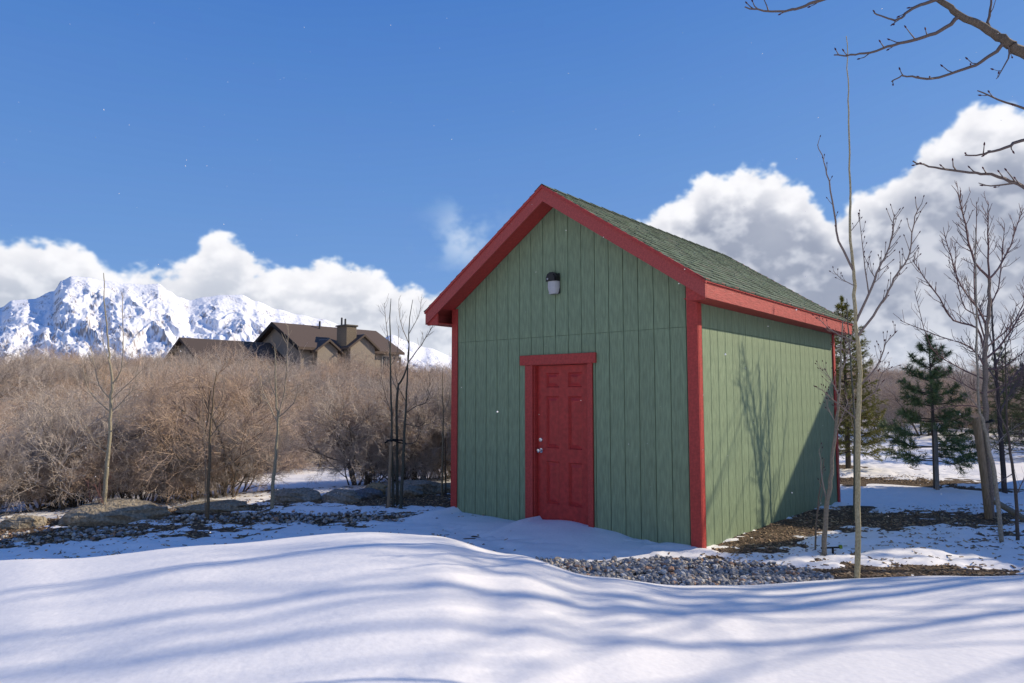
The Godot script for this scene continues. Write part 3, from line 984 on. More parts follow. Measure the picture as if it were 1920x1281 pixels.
func build_mountain(called: String, label: String, prof: Array, dist: float, depth: float, seed_: int, rocky: float) -> void:
	# prof: silhouette as [photo x, photo y]; a range whose ridge stands dist away
	var nz := FastNoiseLite.new()
	nz.seed = seed_; nz.frequency = 1.0; nz.fractal_octaves = 4; nz.fractal_gain = 0.42; nz.fractal_type = FastNoiseLite.FRACTAL_RIDGED
	var ns := FastNoiseLite.new()
	ns.seed = seed_ + 1; ns.frequency = 1.0; ns.fractal_octaves = 5
	var cols := 600
	var rows := 170
	var x0: float = prof[0][0]
	var x1: float = prof[-1][0]
	var v := PackedVector3Array()
	var c := PackedColorArray()
	for j in rows + 1:
		var f := float(j) / rows * 1.25                     # 0 foot, 1 ridge, beyond: the back
		for i in cols + 1:
			var px := lerpf(x0, x1, float(i) / cols)
			var py := lut(prof, px)
			var a := at(px, py, 1.0)
			var hd := Vector2(a.x, a.z).normalized()
			var top: float = (a.y - EYE) / Vector2(a.x, a.z).length() * dist
			var r := dist - depth * (1.0 - f)
			var u := px / 1920.0 * 9.0
			# spurs run down from the ridge: noise stretched along the fall line, drifting sideways
			var wob := ns.get_noise_2d(u * 2.0, f * 3.0) * 0.35
			var sp := nz.get_noise_2d(u * 1.5 + f * 1.5 + wob, f * 1.9 + wob)
			var sp2 := nz.get_noise_2d(u * 3.6 + f * 4.0 + 7.0 + wob * 2.0, f * 5.0)
			var ramp := pow(minf(f, 1.0), 1.25)
			var inside := sin(PI * clampf(minf(f, 1.0), 0, 1))
			var h := top * (ramp + inside * (sp * 0.085 + sp2 * 0.022 - 0.045)) + ns.get_noise_2d(u * 40, f * 40) * top * 0.004
			if f > 1.0: h = top * (1.0 - (f - 1.0) * 2.5)
			h = minf(h, top * 1.0) if f < 1.0 else h
			v.append(Vector3(hd.x * r, EYE + h, hd.y * r))
			c.append(Color.WHITE)
	var nx := cols + 1
	# snow and bare ground: scrub and rock show on steep faces and in speckled patches lower down
	for j in rows + 1:
		for i in nx:
			var k := j * nx + i
			var a := v[j * nx + mini(i + 1, cols)] - v[j * nx + maxi(i - 1, 0)]
			var b := v[mini(j + 1, rows) * nx + i] - v[maxi(j - 1, 0) * nx + i]
			var nn := a.cross(b).normalized()
			var steep := 1.0 - absf(nn.y)
			var f := float(j) / rows * 1.25
			var u := float(i) / cols * 9.0 * (x1 - x0) / 1920.0
			var sk := 0.9 * ns.get_noise_2d(u * 7.0 + f * 4.0, f * 9.0) + 0.9 * ns.get_noise_2d(u * 60.0 + 3, f * 40.0) + rng.randf_range(-0.3, 0.3)
			var w := sstep(0.0, 0.55, sk + (steep - 0.40) * 1.0 + rocky - 0.45 * f)
			c[k] = Color(0.80, 0.82, 0.86).lerp(Color(0.2, 0.185, 0.19).lerp(Color(0.3, 0.26, 0.24), rng.randf()), w * 0.95)
	var o := part_mesh(called, grid_mesh(v, c, nx, rows + 1), M.mount, self)
	o.set_meta("kind", "structure")
	o.set_meta("label", label)
# ---------------------------------------------------------------- the scene
func _ready() -> void:
	rng.seed = 7
	n1.seed = 21; n1.frequency = 0.05; n1.fractal_octaves = 4
	n2.seed = 33; n2.frequency = 0.05; n2.fractal_octaves = 3
	n3.seed = 41; n3.frequency = 0.2; n3.fractal_octaves = 3
	# camera
	var cam := Camera3D.new()
	cam.name = "camera"
	cam.position = Vector3(0, EYE, 0)
	cam.rotation = Vector3(PITCH, 0, 0)
	cam.fov = rad_to_deg(2 * atan(640.5 / F))
	cam.near = 0.1
	cam.far = 12000
	add_child(cam)
	# sky
	var env := Environment.new()
	env.background_mode = Environment.BG_SKY
	var psm := PanoramaSkyMaterial.new()
	psm.panorama = make_sky()
	psm.energy_multiplier = 1.0
	env.sky = Sky.new()
	env.sky.sky_material = psm
	env.tonemap_mode = Environment.TONE_MAPPER_LINEAR
	env.tonemap_exposure = 1.42
	env.sdfgi_enabled = true; env.ssao_enabled = true; env.ssil_enabled = true
	var we := WorldEnvironment.new()
	we.name = "environment"
	we.environment = env
	add_child(we)
	# sun: from the east-south-east, 32 degrees high
	var sun := DirectionalLight3D.new()
	sun.name = "sun"
	var dirv := Vector3(SUN_H.x, SUN_T, SUN_H.y).normalized()
	sun.look_at_from_position(dirv * 50.0, Vector3.ZERO, Vector3.UP)
	sun.light_energy = 1.2
	sun.light_angular_distance = 0.5
	sun.light_color = Color(1.0, 0.935, 0.83)
	sun.shadow_enabled = true
	add_child(sun)
	make_materials()
	build_ground()
	build_mountain("mountain", "snow covered mountain with blue rocky gullies", [[-260, 640], [-120, 600], [-40, 585], [0, 577], [25, 563], [60, 561], [100, 546], [116, 526], [135, 518], [160, 520], [200, 527], [235, 532], [270, 534], [297, 532], [316, 545], [335, 557], [356, 563], [385, 557], [420, 553], [452, 553], [480, 565], [520, 580], [560, 590], [600, 598], [650, 612], [720, 640], [800, 668]], 4200.0, 2300.0, 3, 0.3)
	build_mountain("mountain", "low hazy foothill showing between the house and the shed", [[600, 690], [660, 660], [700, 645], [735, 628], [765, 640], [800, 652], [850, 668], [920, 690]], 5600.0, 1800.0, 9, 0.25)
	build_shed()
	build_far_house()
	build_off_frame()
	build_boulders()
	build_saplings()
	build_right_trees()
	build_overhang()
	build_scrub()
	build_litter()

func build_ground() -> void:
	var R2 := SHED_AT
	# patches without snow
	bare = [
		[6.0, -10.45, 1.9, 0.75, -0.1, 1.15],            # bark mulch east of the shed
		[5.0, -9.6, 2.0, 0.5, 0.0, 0.35],
		[R2.x + 0.6455 * 2.7 + 0.30, -8.075 - 0.7638 * 2.7 + 0.22, 3.1, 0.42, -0.869, 1.2],   # along the sunny wall
		[3.95, -7.02, 1.35, 0.34, -0.12, 1.1],             # by the tall sapling
		[1.65, -7.12, 1.45, 0.5, 0.12, 1.5],             # stones by the corner
		[-2.6, -10.2, 2.3, 0.36, -0.1, 0.6],            # dark stones left of the shed
		[-5.7, -9.5, 2.7, 1.1, -0.3, 0.8],
		[-1.9, -11.9, 1.5, 0.8, -0.3, 0.75],
		[-4.6, -11.2, 2.4, 0.5, -0.55, 0.8],
		[8.1, -15.1, 2.2, 0.7, -0.1, 1.1], [7.4, -17.5, 1.6, 0.6, 0.0, 0.8], [10.5, -14.0, 2.0, 0.35, 0.1, 0.7],
		[SHED_AT.x - 1.4, -12.5, 3.4, 2.4, -0.869, 0.6],
	]
	var xs := axis(-9.5, 10.5, 0.075, -420.0, 420.0, 1.09)
	var zs := axis(-16.5, -1.5, 0.075, -420.0, 40.0, 1.09)
	var g := part_mesh("ground", sheet(xs, zs, func(x, z): return ground(x, z)), M.soil, self)
	g.set_meta("kind", "structure")
	var s := part_mesh("snow_ground", sheet(xs, zs, func(x, z): return snow_top(x, z)), M.snow, self)
	s.set_meta("kind", "structure")
	# low drift blown against the shed front and the door
	var dm := MB.new()
	var S := Transform3D(Basis(Vector3(0.7638, 0, 0.6455), Vector3.UP, Vector3(-0.6455, 0, 0.7638)), SHED_AT)
	var nx := 90
	var nz := 26
	var v := PackedVector3Array()
	var c := PackedColorArray()
	for j in nz + 1:
		for i in nx + 1:
			var lx := lerpf(-4.25, 0.1, float(i) / nx)
			var f := float(j) / nz
			var lz := lerpf(-0.055 if lx > -2.46 and lx < -1.56 else 0.0, 1.5, f)
			var hgt := lut([[-4.25, 0.03], [-4.02, 0.13], [-3.85, 0.04], [-2.62, 0.02], [-2.5, 0.06], [-2.43, 0.13], [-2.36, 0.07], [-1.9, 0.10], [-1.6, 0.07], [-1.2, 0.06], [-0.8, 0.01], [-0.4, -0.03], [0.1, -0.06]], lx)
			hgt = hgt * pow(1.0 - f, 1.6) + 0.03 * sin(PI * minf(f * 1.3, 1.0)) + n3.get_noise_2d(lx * 6.0, lz * 9.0) * 0.012
			var w := S * Vector3(lx, 0, lz)
			w.y = ground(w.x, w.z) + hgt - 0.05 * sstep(0.6, 1.0, f)
			v.append(w)
			c.append(Color.WHITE)
	var dr := part_mesh("snow_bank", grid_mesh(v, c, nx + 1, nz + 1), M.snow, self)
	tag(dr, "low snow bank blown against the shed front and door", "snow", "", "stuff")

func build_off_frame() -> void:
	# a two-storey house east of the view, whose shadow falls on the shed's side wall and the ground
	var P := 17.0
	var H := thing("neighbour_house", "tan sided house east of the shed that shades its wall", "house", pq(P, -9.0))
	H.basis = Basis(Vector3(-0.253, 0, -0.967), Vector3.UP, Vector3(-SUN_H.x, 0, -SUN_H.y))     # x across, z towards the shed
	var k := (P - 15.0) * SUN_T
	var prof := PackedVector2Array()  # roofline shaped by tracing the wall and ground shadow back towards the sun
	for a in [[-5.7, -0.5], [-5.7, 5.0], [-6.3, 4.95], [-6.6, 5.25], [-6.62, 6.55], [-6.85, 6.7], [-7.35, 6.35], [-7.6, 5.42], [-7.75, 5.36], [-10.4, 5.97], [-11.9, 6.3], [-11.9, -0.5]]:
		prof.append(Vector2(-9.0 - a[0], a[1] + (k if a[1] > 0 else 0.0)) * Vector2(1, 1))
	var wl := MB.new()
	wl.col = Color(0.42, 0.36, 0.28)
	wl.prism(prof, -8.0, 0.0)
	part("wall", wl, M.plain, H)
	var rf := MB.new()
	rf.col = Color(0.1, 0.085, 0.075)
	for i in range(1, prof.size() - 2):
		var a := prof[i]; var b := prof[i + 1]
		var nn := Vector2(-(b - a).y, (b - a).x).normalized() * 0.05
		if nn.y < 0: nn = -nn
		if absf((b - a).normalized().y) > 0.9: continue
		rf.prism(PackedVector2Array([a + nn * 0.1, b + nn * 0.1, b + nn, a + nn]), -8.2, 0.02)
	part("roof", rf, M.plain, H)
	for wx in [-1.6, 1.2]:
		for wy in [1.2, 4.0]:
			var f := MB.new()
			f.col = Color(0.7, 0.7, 0.68)
			f.box(Vector3(wx - 0.5, wy, 0.0), Vector3(wx + 0.5, wy + 1.3, 0.05), 0.01)
			var wn := part("window", f, M.plain, H)
			var g := MB.new()
			g.box(Vector3(wx - 0.42, wy + 0.08, 0.05), Vector3(wx + 0.42, wy + 1.22, 0.056))
			part("pane", g, M.pane, wn)
	# tall bare trees further along, whose branches streak the near snow with shadow
	var spots := [[15.6, -5.5, 12.2], [17.2, -4.75, 13.6], [19.5, -4.0, 14.5]]
	for i in spots.size():
		rng.seed = 300 + i
		var b: Vector3 = pq(spots[i][0], spots[i][1])
		var t := thing("cottonwood_tree", "tall bare cottonwood tree standing east of the snowy yard", "tree", b, "bare cottonwoods beyond the yard")
		var m1 := MB.new()
		var m2 := MB.new()
		var h: float = spots[i][2]
		m1.col = Color(0.2, 0.18, 0.16)
		var pts := PackedVector3Array()
		for q in 9: pts.append(Vector3(rng.randf_range(-0.12, 0.12) * q * 0.3, h * q / 8.0 * 0.97 - 0.2, rng.randf_range(-0.12, 0.12) * q * 0.3))
		m1.tube(pts, radii(9, 0.15, 0.025), 8)
		for q in 15:
			var f := 0.38 + 0.6 * q / 15.0
			var p := pts[int(f * 8)].lerp(pts[mini(int(f * 8) + 1, 8)], f * 8 - int(f * 8))
			var an := rng.randf() * TAU
			grow(m1, m2, p, Vector3(cos(an) * 0.7, 0.75, sin(an) * 0.7).normalized(), (1.05 - f) * h * 0.42, 0.045 * (1.3 - f), 1, 2, 3, 0.16, 0.07, Color(0.17, 0.15, 0.13), Color(0.2, 0.17, 0.15))
		part("trunk", m1, M.bark, t)
		part("crown", m2, M.twig, t)
	# evergreens added out of view to shade the far snow
	rng.seed = 77
	for s in [[25.0, -15.4, 9.0], [27.5, -17.4, 10.2]]:
		conifer("added_spruce", "tall dark spruce added out of view to shade the far snow", pq(s[0], s[1]), s[2], 3.4, 16, 8, 0.09, Color(0.02, 0.045, 0.022), Color(0.045, 0.075, 0.03), 0.15, 0.3, "added spruces out of view", 0.12)

func build_boulders() -> void:
	var tan_ := Color(0.47, 0.41, 0.31)
	var grey := Color(0.44, 0.41, 0.35)
	# [photo x, photo y of its base, half sizes, turn, colour, label]
	var list := [
		[212, 972, Vector3(0.64, 0.22, 0.38), 0.5, tan_, "long flat tan boulder behind the branching pale sapling", 0.0],
		[42, 985, Vector3(0.26, 0.11, 0.2), 0.2, tan_, "small tan boulder at the end of the boulder row", 0.0],
		[400, 953, Vector3(0.55, 0.11, 0.32), 0.3, tan_, "low flat tan boulder behind the thin brown sapling", 0.0],
		[553, 938, Vector3(0.42, 0.16, 0.3), 0.2, grey, "rounded grey boulder beside the pale forked sapling", 0.0],
		[640, 938, Vector3(0.31, 0.14, 0.26), -0.3, grey, "pointed grey boulder between the forked sapling and the staked trio", 0.0],
		[690, 931, Vector3(0.28, 0.11, 0.25), 0.3, Color(0.25, 0.26, 0.28), "dark grey boulder next to the staked trio of trunks", 0.0],
		[705, 926, Vector3(0.23, 0.16, 0.2), 0.1, Color(0.55, 0.42, 0.25), "yellow sandstone boulder behind the dark grey boulder", 0.0],
		[757, 926, Vector3(0.36, 0.15, 0.3), 0.0, grey, "pale boulder directly behind the staked trio of trunks", 0.0],
		[785, 921, Vector3(0.36, 0.18, 0.3), 0.2, grey, "domed grey boulder between the staked trio and the shed", 0.0],
		[826, 918, Vector3(0.42, 0.1, 0.26), 0.1, tan_, "low tan boulder close to the shed corner", 0.0],
	]
	var i := 0
	for b in list:
		var dd: float = 1.8 * F / (b[1] - 742.0) * 1.0
		var p := at(b[0], b[1], dd)
		p.y = ground(p.x, p.z) + b[2].y * 0.25
		var o := part_mesh("boulder", boulder_mesh(50 + i, b[2], b[4]), M.rock, self)
		o.position = p
		o.rotation.y = b[3]
		tag(o, b[5], "boulder", "boulders along the edge of the slope")
		i += 1

func stake(called: String, label: String, p: Vector3, h: float, r: float, lean: Vector3, col: Color, group := "") -> Node3D:
	var mb := MB.new()
	mb.col = col
	mb.tube(PackedVector3Array([Vector3(0, -0.15, 0), lean * 0.5 + Vector3(0, h * 0.5, 0), lean + Vector3(0, h - 0.012, 0), lean * 1.0 + Vector3(0, h, 0)]), PackedFloat32Array([r, r * 0.98, r * 0.96, r * 0.8]), 10)
	var o := part(called, mb, M.wood, self)
	o.position = p
	tag(o, label, "stake", group)
	return o

func strap(label: String, pts: Array) -> void:
	var mb := MB.new()
	mb.col = Color(0.012, 0.012, 0.014)
	var pp := PackedVector3Array(pts)
	mb.tube(pp, radii(pp.size(), 0.014, 0.014), 6)
	var o := part("tree_tie", mb, M.twig, self)
	tag(o, label, "tie")

func foot(x: float, y: float) -> Vector3:
	var d := 1.8 * F / (y - 742.0)
	for i in 6:
		var p := at(x, y, d)
		d *= (EYE - ground(p.x, p.z)) / (EYE - p.y)
	return at(x, y, d)

func build_saplings() -> void:
	var pale := Color(0.44, 0.4, 0.3)
	var pale2 := Color(0.33, 0.28, 0.21)
	rng.seed = 501
	bare_tree("aspen_sapling", "pale branching aspen sapling in front of the long flat boulder", "tree", "", -foot(193, 976).z, [[193, 976], [198, 900], [203, 850], [206, 800], [207, 750], [211, 720], [205, 675], [201, 625], [195, 562], [194, 512]], 0.033, 0.005, pale, [
		[[[211, 720], [227, 695], [231, 650], [230, 600], [229, 548]], 0.012, 7, 0.25], [[[207, 752], [185, 722], [176, 682], [170, 648]], 0.011, 7, 0.25], [[[206, 770], [172, 741], [160, 712], [153, 680]], 0.01, 6, 0.25],
		[[[207, 775], [237, 745], [252, 725], [256, 698]], 0.01, 6, 0.22], [[[206, 817], [222, 787], [226, 760]], 0.008, 4, 0.2], [[[200, 852], [177, 832], [160, 795]], 0.007, 4, 0.2], [[[209, 750], [240, 720], [272, 688]], 0.007, 5, 0.2], [[[204, 690], [192, 640], [188, 600]], 0.006, 5, 0.2]], pale2)
	bare_tree("aspen_sapling", "thin brown sapling with a second slender stem beside the low flat boulder", "tree", "", -foot(389, 975).z, [[389, 975], [391, 892], [394, 820], [397, 775], [402, 725], [406, 698]], 0.027, 0.004, Color(0.22, 0.17, 0.11), [
		[[[384, 976], [385, 900], [385, 855], [382, 780], [380, 740]], 0.008, 4, 0.2, 1], [[[394, 815], [412, 797], [427, 785]], 0.008, 6, 0.25], [[[393, 835], [380, 800], [372, 765]], 0.007, 6, 0.25], [[[396, 790], [415, 750], [420, 715]], 0.007, 6, 0.2], [[[392, 860], [405, 820], [410, 790]], 0.006, 4, 0.2]], Color(0.24, 0.19, 0.14))
	bare_tree("aspen_sapling", "pale sapling forking low beside the rounded grey boulder", "tree", "", -foot(510, 954).z, [[510, 954], [513, 892], [518, 842], [521, 782], [517, 747], [516, 685], [515, 650]], 0.032, 0.005, pale, [
		[[[521, 785], [528, 758], [536, 710], [539, 647], [540, 610]], 0.013, 8, 0.25], [[[520, 790], [508, 765], [493, 735], [487, 705]], 0.011, 8, 0.25], [[[521, 785], [550, 757], [558, 728]], 0.011, 7, 0.22], [[[517, 747], [505, 715], [503, 685]], 0.008, 6, 0.2]], pale2)
	rng.seed = 520
	var dk := Color(0.1, 0.105, 0.085)
	var dtrio := -foot(740, 951).z
	bare_tree("young_tree", "dark thin trunk next to the wooden stake in the trio", "tree", "trio of young trees tied to a stake", dtrio, [[738, 951], [735, 855], [734, 775], [732, 660], [731, 592], [733, 560]], 0.024, 0.004, dk, [[[[732, 660], [724, 610], [720, 568]], 0.008, 6, 0.25], [[[734, 770], [722, 740], [715, 700]], 0.008, 8, 0.3], [[[733, 700], [745, 660], [748, 610]], 0.008, 6, 0.25]], Color(0.2, 0.16, 0.12))
	bare_tree("young_tree", "middle dark trunk of the trio with a tall forked crown", "tree", "trio of young trees tied to a stake", dtrio + 0.12, [[745, 951], [744, 855], [745, 735], [752, 715], [765, 680], [767, 610], [774, 562]], 0.026, 0.004, dk, [[[[765, 680], [790, 647], [803, 625], [816, 606]], 0.011, 9, 0.25], [[[766, 640], [750, 600], [748, 560]], 0.008, 6, 0.25], [[[745, 740], [733, 700], [728, 640]], 0.009, 7, 0.25], [[[767, 620], [786, 590], [790, 560]], 0.007, 6, 0.2]], Color(0.26, 0.22, 0.17))
	bare_tree("young_tree", "outer dark trunk of the trio leaning away from the stake", "tree", "trio of young trees tied to a stake", dtrio - 0.1, [[751, 950], [756, 855], [761, 775], [764, 697], [766, 650]], 0.03, 0.005, dk, [[[[761, 770], [780, 762], [797, 756], [806, 738]], 0.009, 9, 0.28], [[[760, 800], [785, 800], [800, 790]], 0.009, 8, 0.28], [[[758, 830], [780, 828], [790, 800]], 0.008, 7, 0.25], [[[762, 760], [745, 720], [740, 690]], 0.007, 6, 0.25]], Color(0.09, 0.08, 0.07))
	var ps := foot(728, 952)
	stake("tree_stake", "round tan wooden stake beside the trio of dark trunks", ps, (952 - 833) / F * -ps.z, 0.028, Vector3(0.03, 0, 0), Color(0.34, 0.26, 0.18))
	var ty := at(729, 826, dtrio)
	strap("black tie strap holding the trio of trunks to the stake", [ty + Vector3(-0.06, -0.04, 0.02), ty + Vector3(0.0, 0.0, 0.06), ty + Vector3(0.09, 0.0, 0.05), ty + Vector3(0.2, -0.04, 0.02), ty + Vector3(0.28, -0.06, -0.03), ty + Vector3(0.2, -0.0, -0.06), ty + Vector3(0.05, 0.01, -0.07), ty + Vector3(-0.04, -0.01, -0.05)])
	rng.seed = 540
	bare_tree("aspen_sapling", "slender pale sapling close to the shed corner", "tree", "", -foot(829, 928).z, [[829, 928], [830, 830], [831, 790], [830, 735], [829, 690]], 0.02, 0.004, Color(0.3, 0.26, 0.19), [[[[831, 800], [822, 770], [818, 740]], 0.007, 7, 0.25], [[[830, 780], [842, 750], [845, 720]], 0.007, 7, 0.25]], pale2)
	bare_tree("aspen_sapling", "short dark stem growing right against the shed corner", "tree", "", -foot(836, 928).z, [[836, 928], [835, 870], [835, 822]], 0.018, 0.006, Color(0.12, 0.1, 0.08), [[[[835, 850], [842, 825], [843, 800]], 0.006, 5, 0.2]], Color(0.2, 0.15, 0.12))
	# reddish shoots round the foot of the first sapling
	for s in [[182, 976], [201, 978], [176, 972]]:
		rng.seed = 560 + int(s[0])
		var p := foot(s[0], s[1])
		var t := thing("shoot", "reddish bare shoot at the foot of the branching pale sapling", "plant", p, "reddish shoots by the sapling")
		var mb := MB.new()
		mb.col = Color(0.17, 0.09, 0.075)
		for k in 3:
			var d := Vector3(rng.randf_range(-0.35, 0.35), 1, rng.randf_range(-0.3, 0.3)).normalized()
			var pts := PackedVector3Array([Vector3(0, -0.05, 0), d * 0.3, d * 0.6 + rdir() * 0.05])
			mb.tube(pts, radii(3, 0.007, 0.003), 4)
			twigs(mb, pts, 0.3, 3, 0.2, 0.003, 0.4)
		part("stem", mb, M.twig, t)

func build_right_trees() -> void:
	rng.seed = 601
	var d1 := -foot(1607, 1090).z
	bare_tree("aspen_tree", "tall slender aspen with a straight pale trunk in front of the shed side", "tree", "", d1, [[1607, 1090], [1608, 950], [1610, 820], [1612, 700], [1609, 643], [1605, 607], [1602, 537], [1601, 509], [1595, 452], [1595, 382], [1594, 340], [1592, 230], [1590, 150], [1587, 68]], 0.028, 0.004, Color(0.62, 0.53, 0.32), [
		[[[1601, 507], [1573, 452], [1564, 396], [1554, 340], [1546, 304], [1533, 271]], 0.012, 5, 0.12],
		[[[1606, 607], [1635, 537], [1649, 503], [1663, 475], [1674, 435], [1678, 402]], 0.013, 13, 0.2],
		[[[1610, 637], [1637, 593], [1660, 556], [1677, 523], [1694, 497], [1705, 475], [1713, 419], [1724, 389]], 0.013, 13, 0.2],
		[[[1608, 645], [1573, 627], [1550, 613], [1532, 594]], 0.007, 6, 0.12], [[[1602, 534], [1578, 523], [1563, 508]], 0.005, 4, 0.1], [[[1629, 550], [1620, 480], [1611, 409]], 0.007, 6, 0.12, 1],
		[[[1612, 713], [1643, 689], [1656, 663], [1662, 643], [1683, 620]], 0.009, 9, 0.15], [[[1611, 792], [1584, 768], [1553, 742], [1540, 730]], 0.008, 7, 0.14], [[[1611, 760], [1640, 735], [1655, 700], [1668, 690]], 0.007, 7, 0.14],
		[[[1596, 440], [1610, 415], [1612, 405]], 0.004, 3, 0.07], [[[1611, 690], [1590, 660], [1572, 650]], 0.006, 5, 0.12]], Color(0.23, 0.18, 0.15), 0.5, true)
	rng.seed = 620
	var d2 := -foot(1546, 1041).z
	bare_tree("aspen_sapling", "leaning grey sapling between the shed side and the tall aspen", "tree", "", d2, [[1546, 1041], [1548, 966], [1556, 913], [1561, 860], [1569, 793], [1573, 744], [1576, 690], [1577, 645], [1581, 600]], 0.03, 0.005, Color(0.36, 0.31, 0.24), [
		[[[1550, 935], [1541, 900], [1539, 870], [1536, 842]], 0.008, 4, 0.12], [[[1566, 815], [1580, 780], [1590, 750]], 0.008, 8, 0.2], [[[1572, 750], [1560, 715], [1545, 690]], 0.008, 8, 0.2], [[[1575, 700], [1590, 665], [1598, 625]], 0.007, 8, 0.2], [[[1569, 793], [1555, 770], [1548, 745]], 0.006, 6, 0.16]], Color(0.3, 0.24, 0.2), 0.5, true)
	bare_tree("aspen_sapling", "thin wand-like stem beside the leaning grey sapling", "tree", "", d2 + 0.15, [[1528, 1038], [1532, 966], [1540, 900], [1546, 860]], 0.011, 0.004, Color(0.25, 0.2, 0.16), [[[[1533, 960], [1541, 930], [1545, 905]], 0.005, 4, 0.12]], Color(0.25, 0.2, 0.16))
	var d3 := -foot(1603, 976).z
	bare_tree("aspen_sapling", "thin grey-green sapling standing directly behind the tall aspen", "tree", "", d3, [[1603, 976], [1602, 860], [1601, 760], [1594, 660], [1590, 600], [1588, 560]], 0.022, 0.004, Color(0.22, 0.22, 0.18), [[[[1602, 800], [1590, 760], [1583, 720]], 0.007, 8, 0.25], [[[1600, 740], [1615, 700], [1622, 660]], 0.007, 8, 0.25], [[[1595, 670], [1584, 630], [1578, 590]], 0.006, 7, 0.22]], Color(0.22, 0.18, 0.15), 0.5, true)
	# irrigation riser by the leaning sapling
	var ip := foot(1562, 1040)
	var ir := thing("irrigation_riser", "small black irrigation riser by the leaning sapling", "pipe", ip)
	var im := MB.new()
	im.col = Color(0.012, 0.012, 0.014)
	im.tube(PackedVector3Array([Vector3(0, -0.05, 0), Vector3(0, 0.07, 0)]), PackedFloat32Array([0.012, 0.012]), 8)
	part("riser", im, M.twig, ir)
	im = MB.new()
	im.col = Color(0.012, 0.012, 0.014)
	im.tube(PackedVector3Array([Vector3(-0.14, 0.075, 0.02), Vector3(0.1, 0.075, -0.02)]), PackedFloat32Array([0.01, 0.01]), 8)
	part("arm", im, M.twig, ir)
	im = MB.new()
	im.col = Color(0.12, 0.2, 0.03)
	im.box(Vector3(0.08, 0.06, -0.035), Vector3(0.115, 0.1, -0.005), 0.004)
	part("nozzle", im, M.twig, ir)
	# the big staked tree with purple-brown shoots
	rng.seed = 640
	var d4 := -foot(1857, 970).z
	var pb := Color(0.17, 0.105, 0.1)
	bare_tree("staked_tree", "bushy bare tree with purple-brown shoots tied between two stout posts", "tree", "", d4, [[1860, 970], [1853, 860], [1848, 790], [1847, 690], [1850, 640], [1854, 579], [1855, 523]], 0.05, 0.022, Color(0.36, 0.29, 0.24), [
		[[[1855, 523], [1828, 492], [1814, 438], [1803, 395], [1796, 362]], 0.02, 14, 0.35], [[[1854, 523], [1853, 470], [1852, 424], [1854, 383]], 0.016, 12, 0.3], [[[1855, 523], [1882, 489], [1902, 444], [1917, 394]], 0.017, 14, 0.35],
		[[[1849, 660], [1831, 615], [1789, 601], [1761, 559], [1733, 520], [1711, 487]], 0.018, 14, 0.35], [[[1851, 610], [1834, 579], [1803, 537], [1783, 480], [1771, 437]], 0.016, 14, 0.35], [[[1850, 640], [1828, 560], [1829, 480], [1831, 378]], 0.014, 12, 0.3],
		[[[1849, 670], [1887, 635], [1918, 582], [1940, 540]], 0.018, 14, 0.4], [[[1848, 690], [1817, 650], [1760, 630], [1688, 601]], 0.014, 12, 0.3], [[[1848, 720], [1800, 690], [1745, 650], [1715, 545]], 0.013, 14, 0.35], [[[1848, 700], [1880, 690], [1930, 650]], 0.014, 14, 0.4],
		[[[1848, 740], [1815, 725], [1770, 700]], 0.011, 12, 0.35], [[[1848, 730], [1890, 720], [1925, 700]], 0.012, 12, 0.4], [[[1852, 580], [1872, 540], [1880, 470], [1884, 420]], 0.013, 12, 0.3], [[[1851, 600], [1812, 580], [1795, 520], [1790, 455]], 0.012, 12, 0.3], [[[1848, 770], [1800, 760], [1740, 770]], 0.009, 10, 0.35], [[[1850, 650], [1905, 600], [1935, 520]], 0.013, 12, 0.4]], pb, 0.6)
	var s1 := foot(1855, 973)
	stake("tree_stake", "stout tan post in front of the bushy bare tree", s1, (973 - 790) / F * -s1.z, 0.052, Vector3(-0.1, 0, 0), Color(0.36, 0.27, 0.18), "posts holding the bushy tree")
	var s2 := foot(1868, 966) + Vector3(0.06, 0, -0.25)
	stake("tree_stake", "second tan post just behind the bushy bare tree", s2, 1.45, 0.045, Vector3(-0.14, 0, 0), Color(0.36, 0.27, 0.18), "posts holding the bushy tree")
	var tp := at(1848, 792, d4)
	strap("black tie strap round the bushy tree at the post tops", [tp + Vector3(-0.12, -0.02, 0.04), tp + Vector3(-0.02, 0.01, 0.09), tp + Vector3(0.1, 0.02, 0.05), tp + Vector3(0.17, 0.03, -0.1), tp + Vector3(0.05, 0.0, -0.16), tp + Vector3(-0.09, -0.02, -0.06)])
	# log brace lying behind the posts
	var lb := MB.new()
	lb.col = Color(0.33, 0.28, 0.21)
	var q0 := at(1868, 942, d4 - 0.3); var q1 := at(1925, 975, d4 - 0.9)
	lb.tube(PackedVector3Array([Vector3.ZERO, (q1 - q0) * 0.5, q1 - q0]), PackedFloat32Array([0.045, 0.043, 0.04]), 10)
	var lo := part("log", lb, M.wood, self)
	lo.position = q0
	tag(lo, "pale log lying aslant beside the two posts", "log")
	bare_tree("aspen_sapling", "pale leaning sapling crossing in front of the two posts", "tree", "", -foot(1879, 1019).z, [[1879, 1019], [1864, 882], [1854, 840], [1844, 790], [1836, 766], [1832, 680], [1831, 580], [1829, 500], [1829, 430]], 0.026, 0.005, Color(0.42, 0.38, 0.31), [[[[1836, 766], [1815, 740], [1800, 700]], 0.008, 9, 0.25], [[[1832, 690], [1846, 650], [1850, 600]], 0.008, 9, 0.25], [[[1831, 600], [1818, 560], [1812, 520]], 0.007, 8, 0.2], [[[1858, 850], [1885, 815], [1905, 800]], 0.007, 8, 0.25]], Color(0.3, 0.25, 0.21))
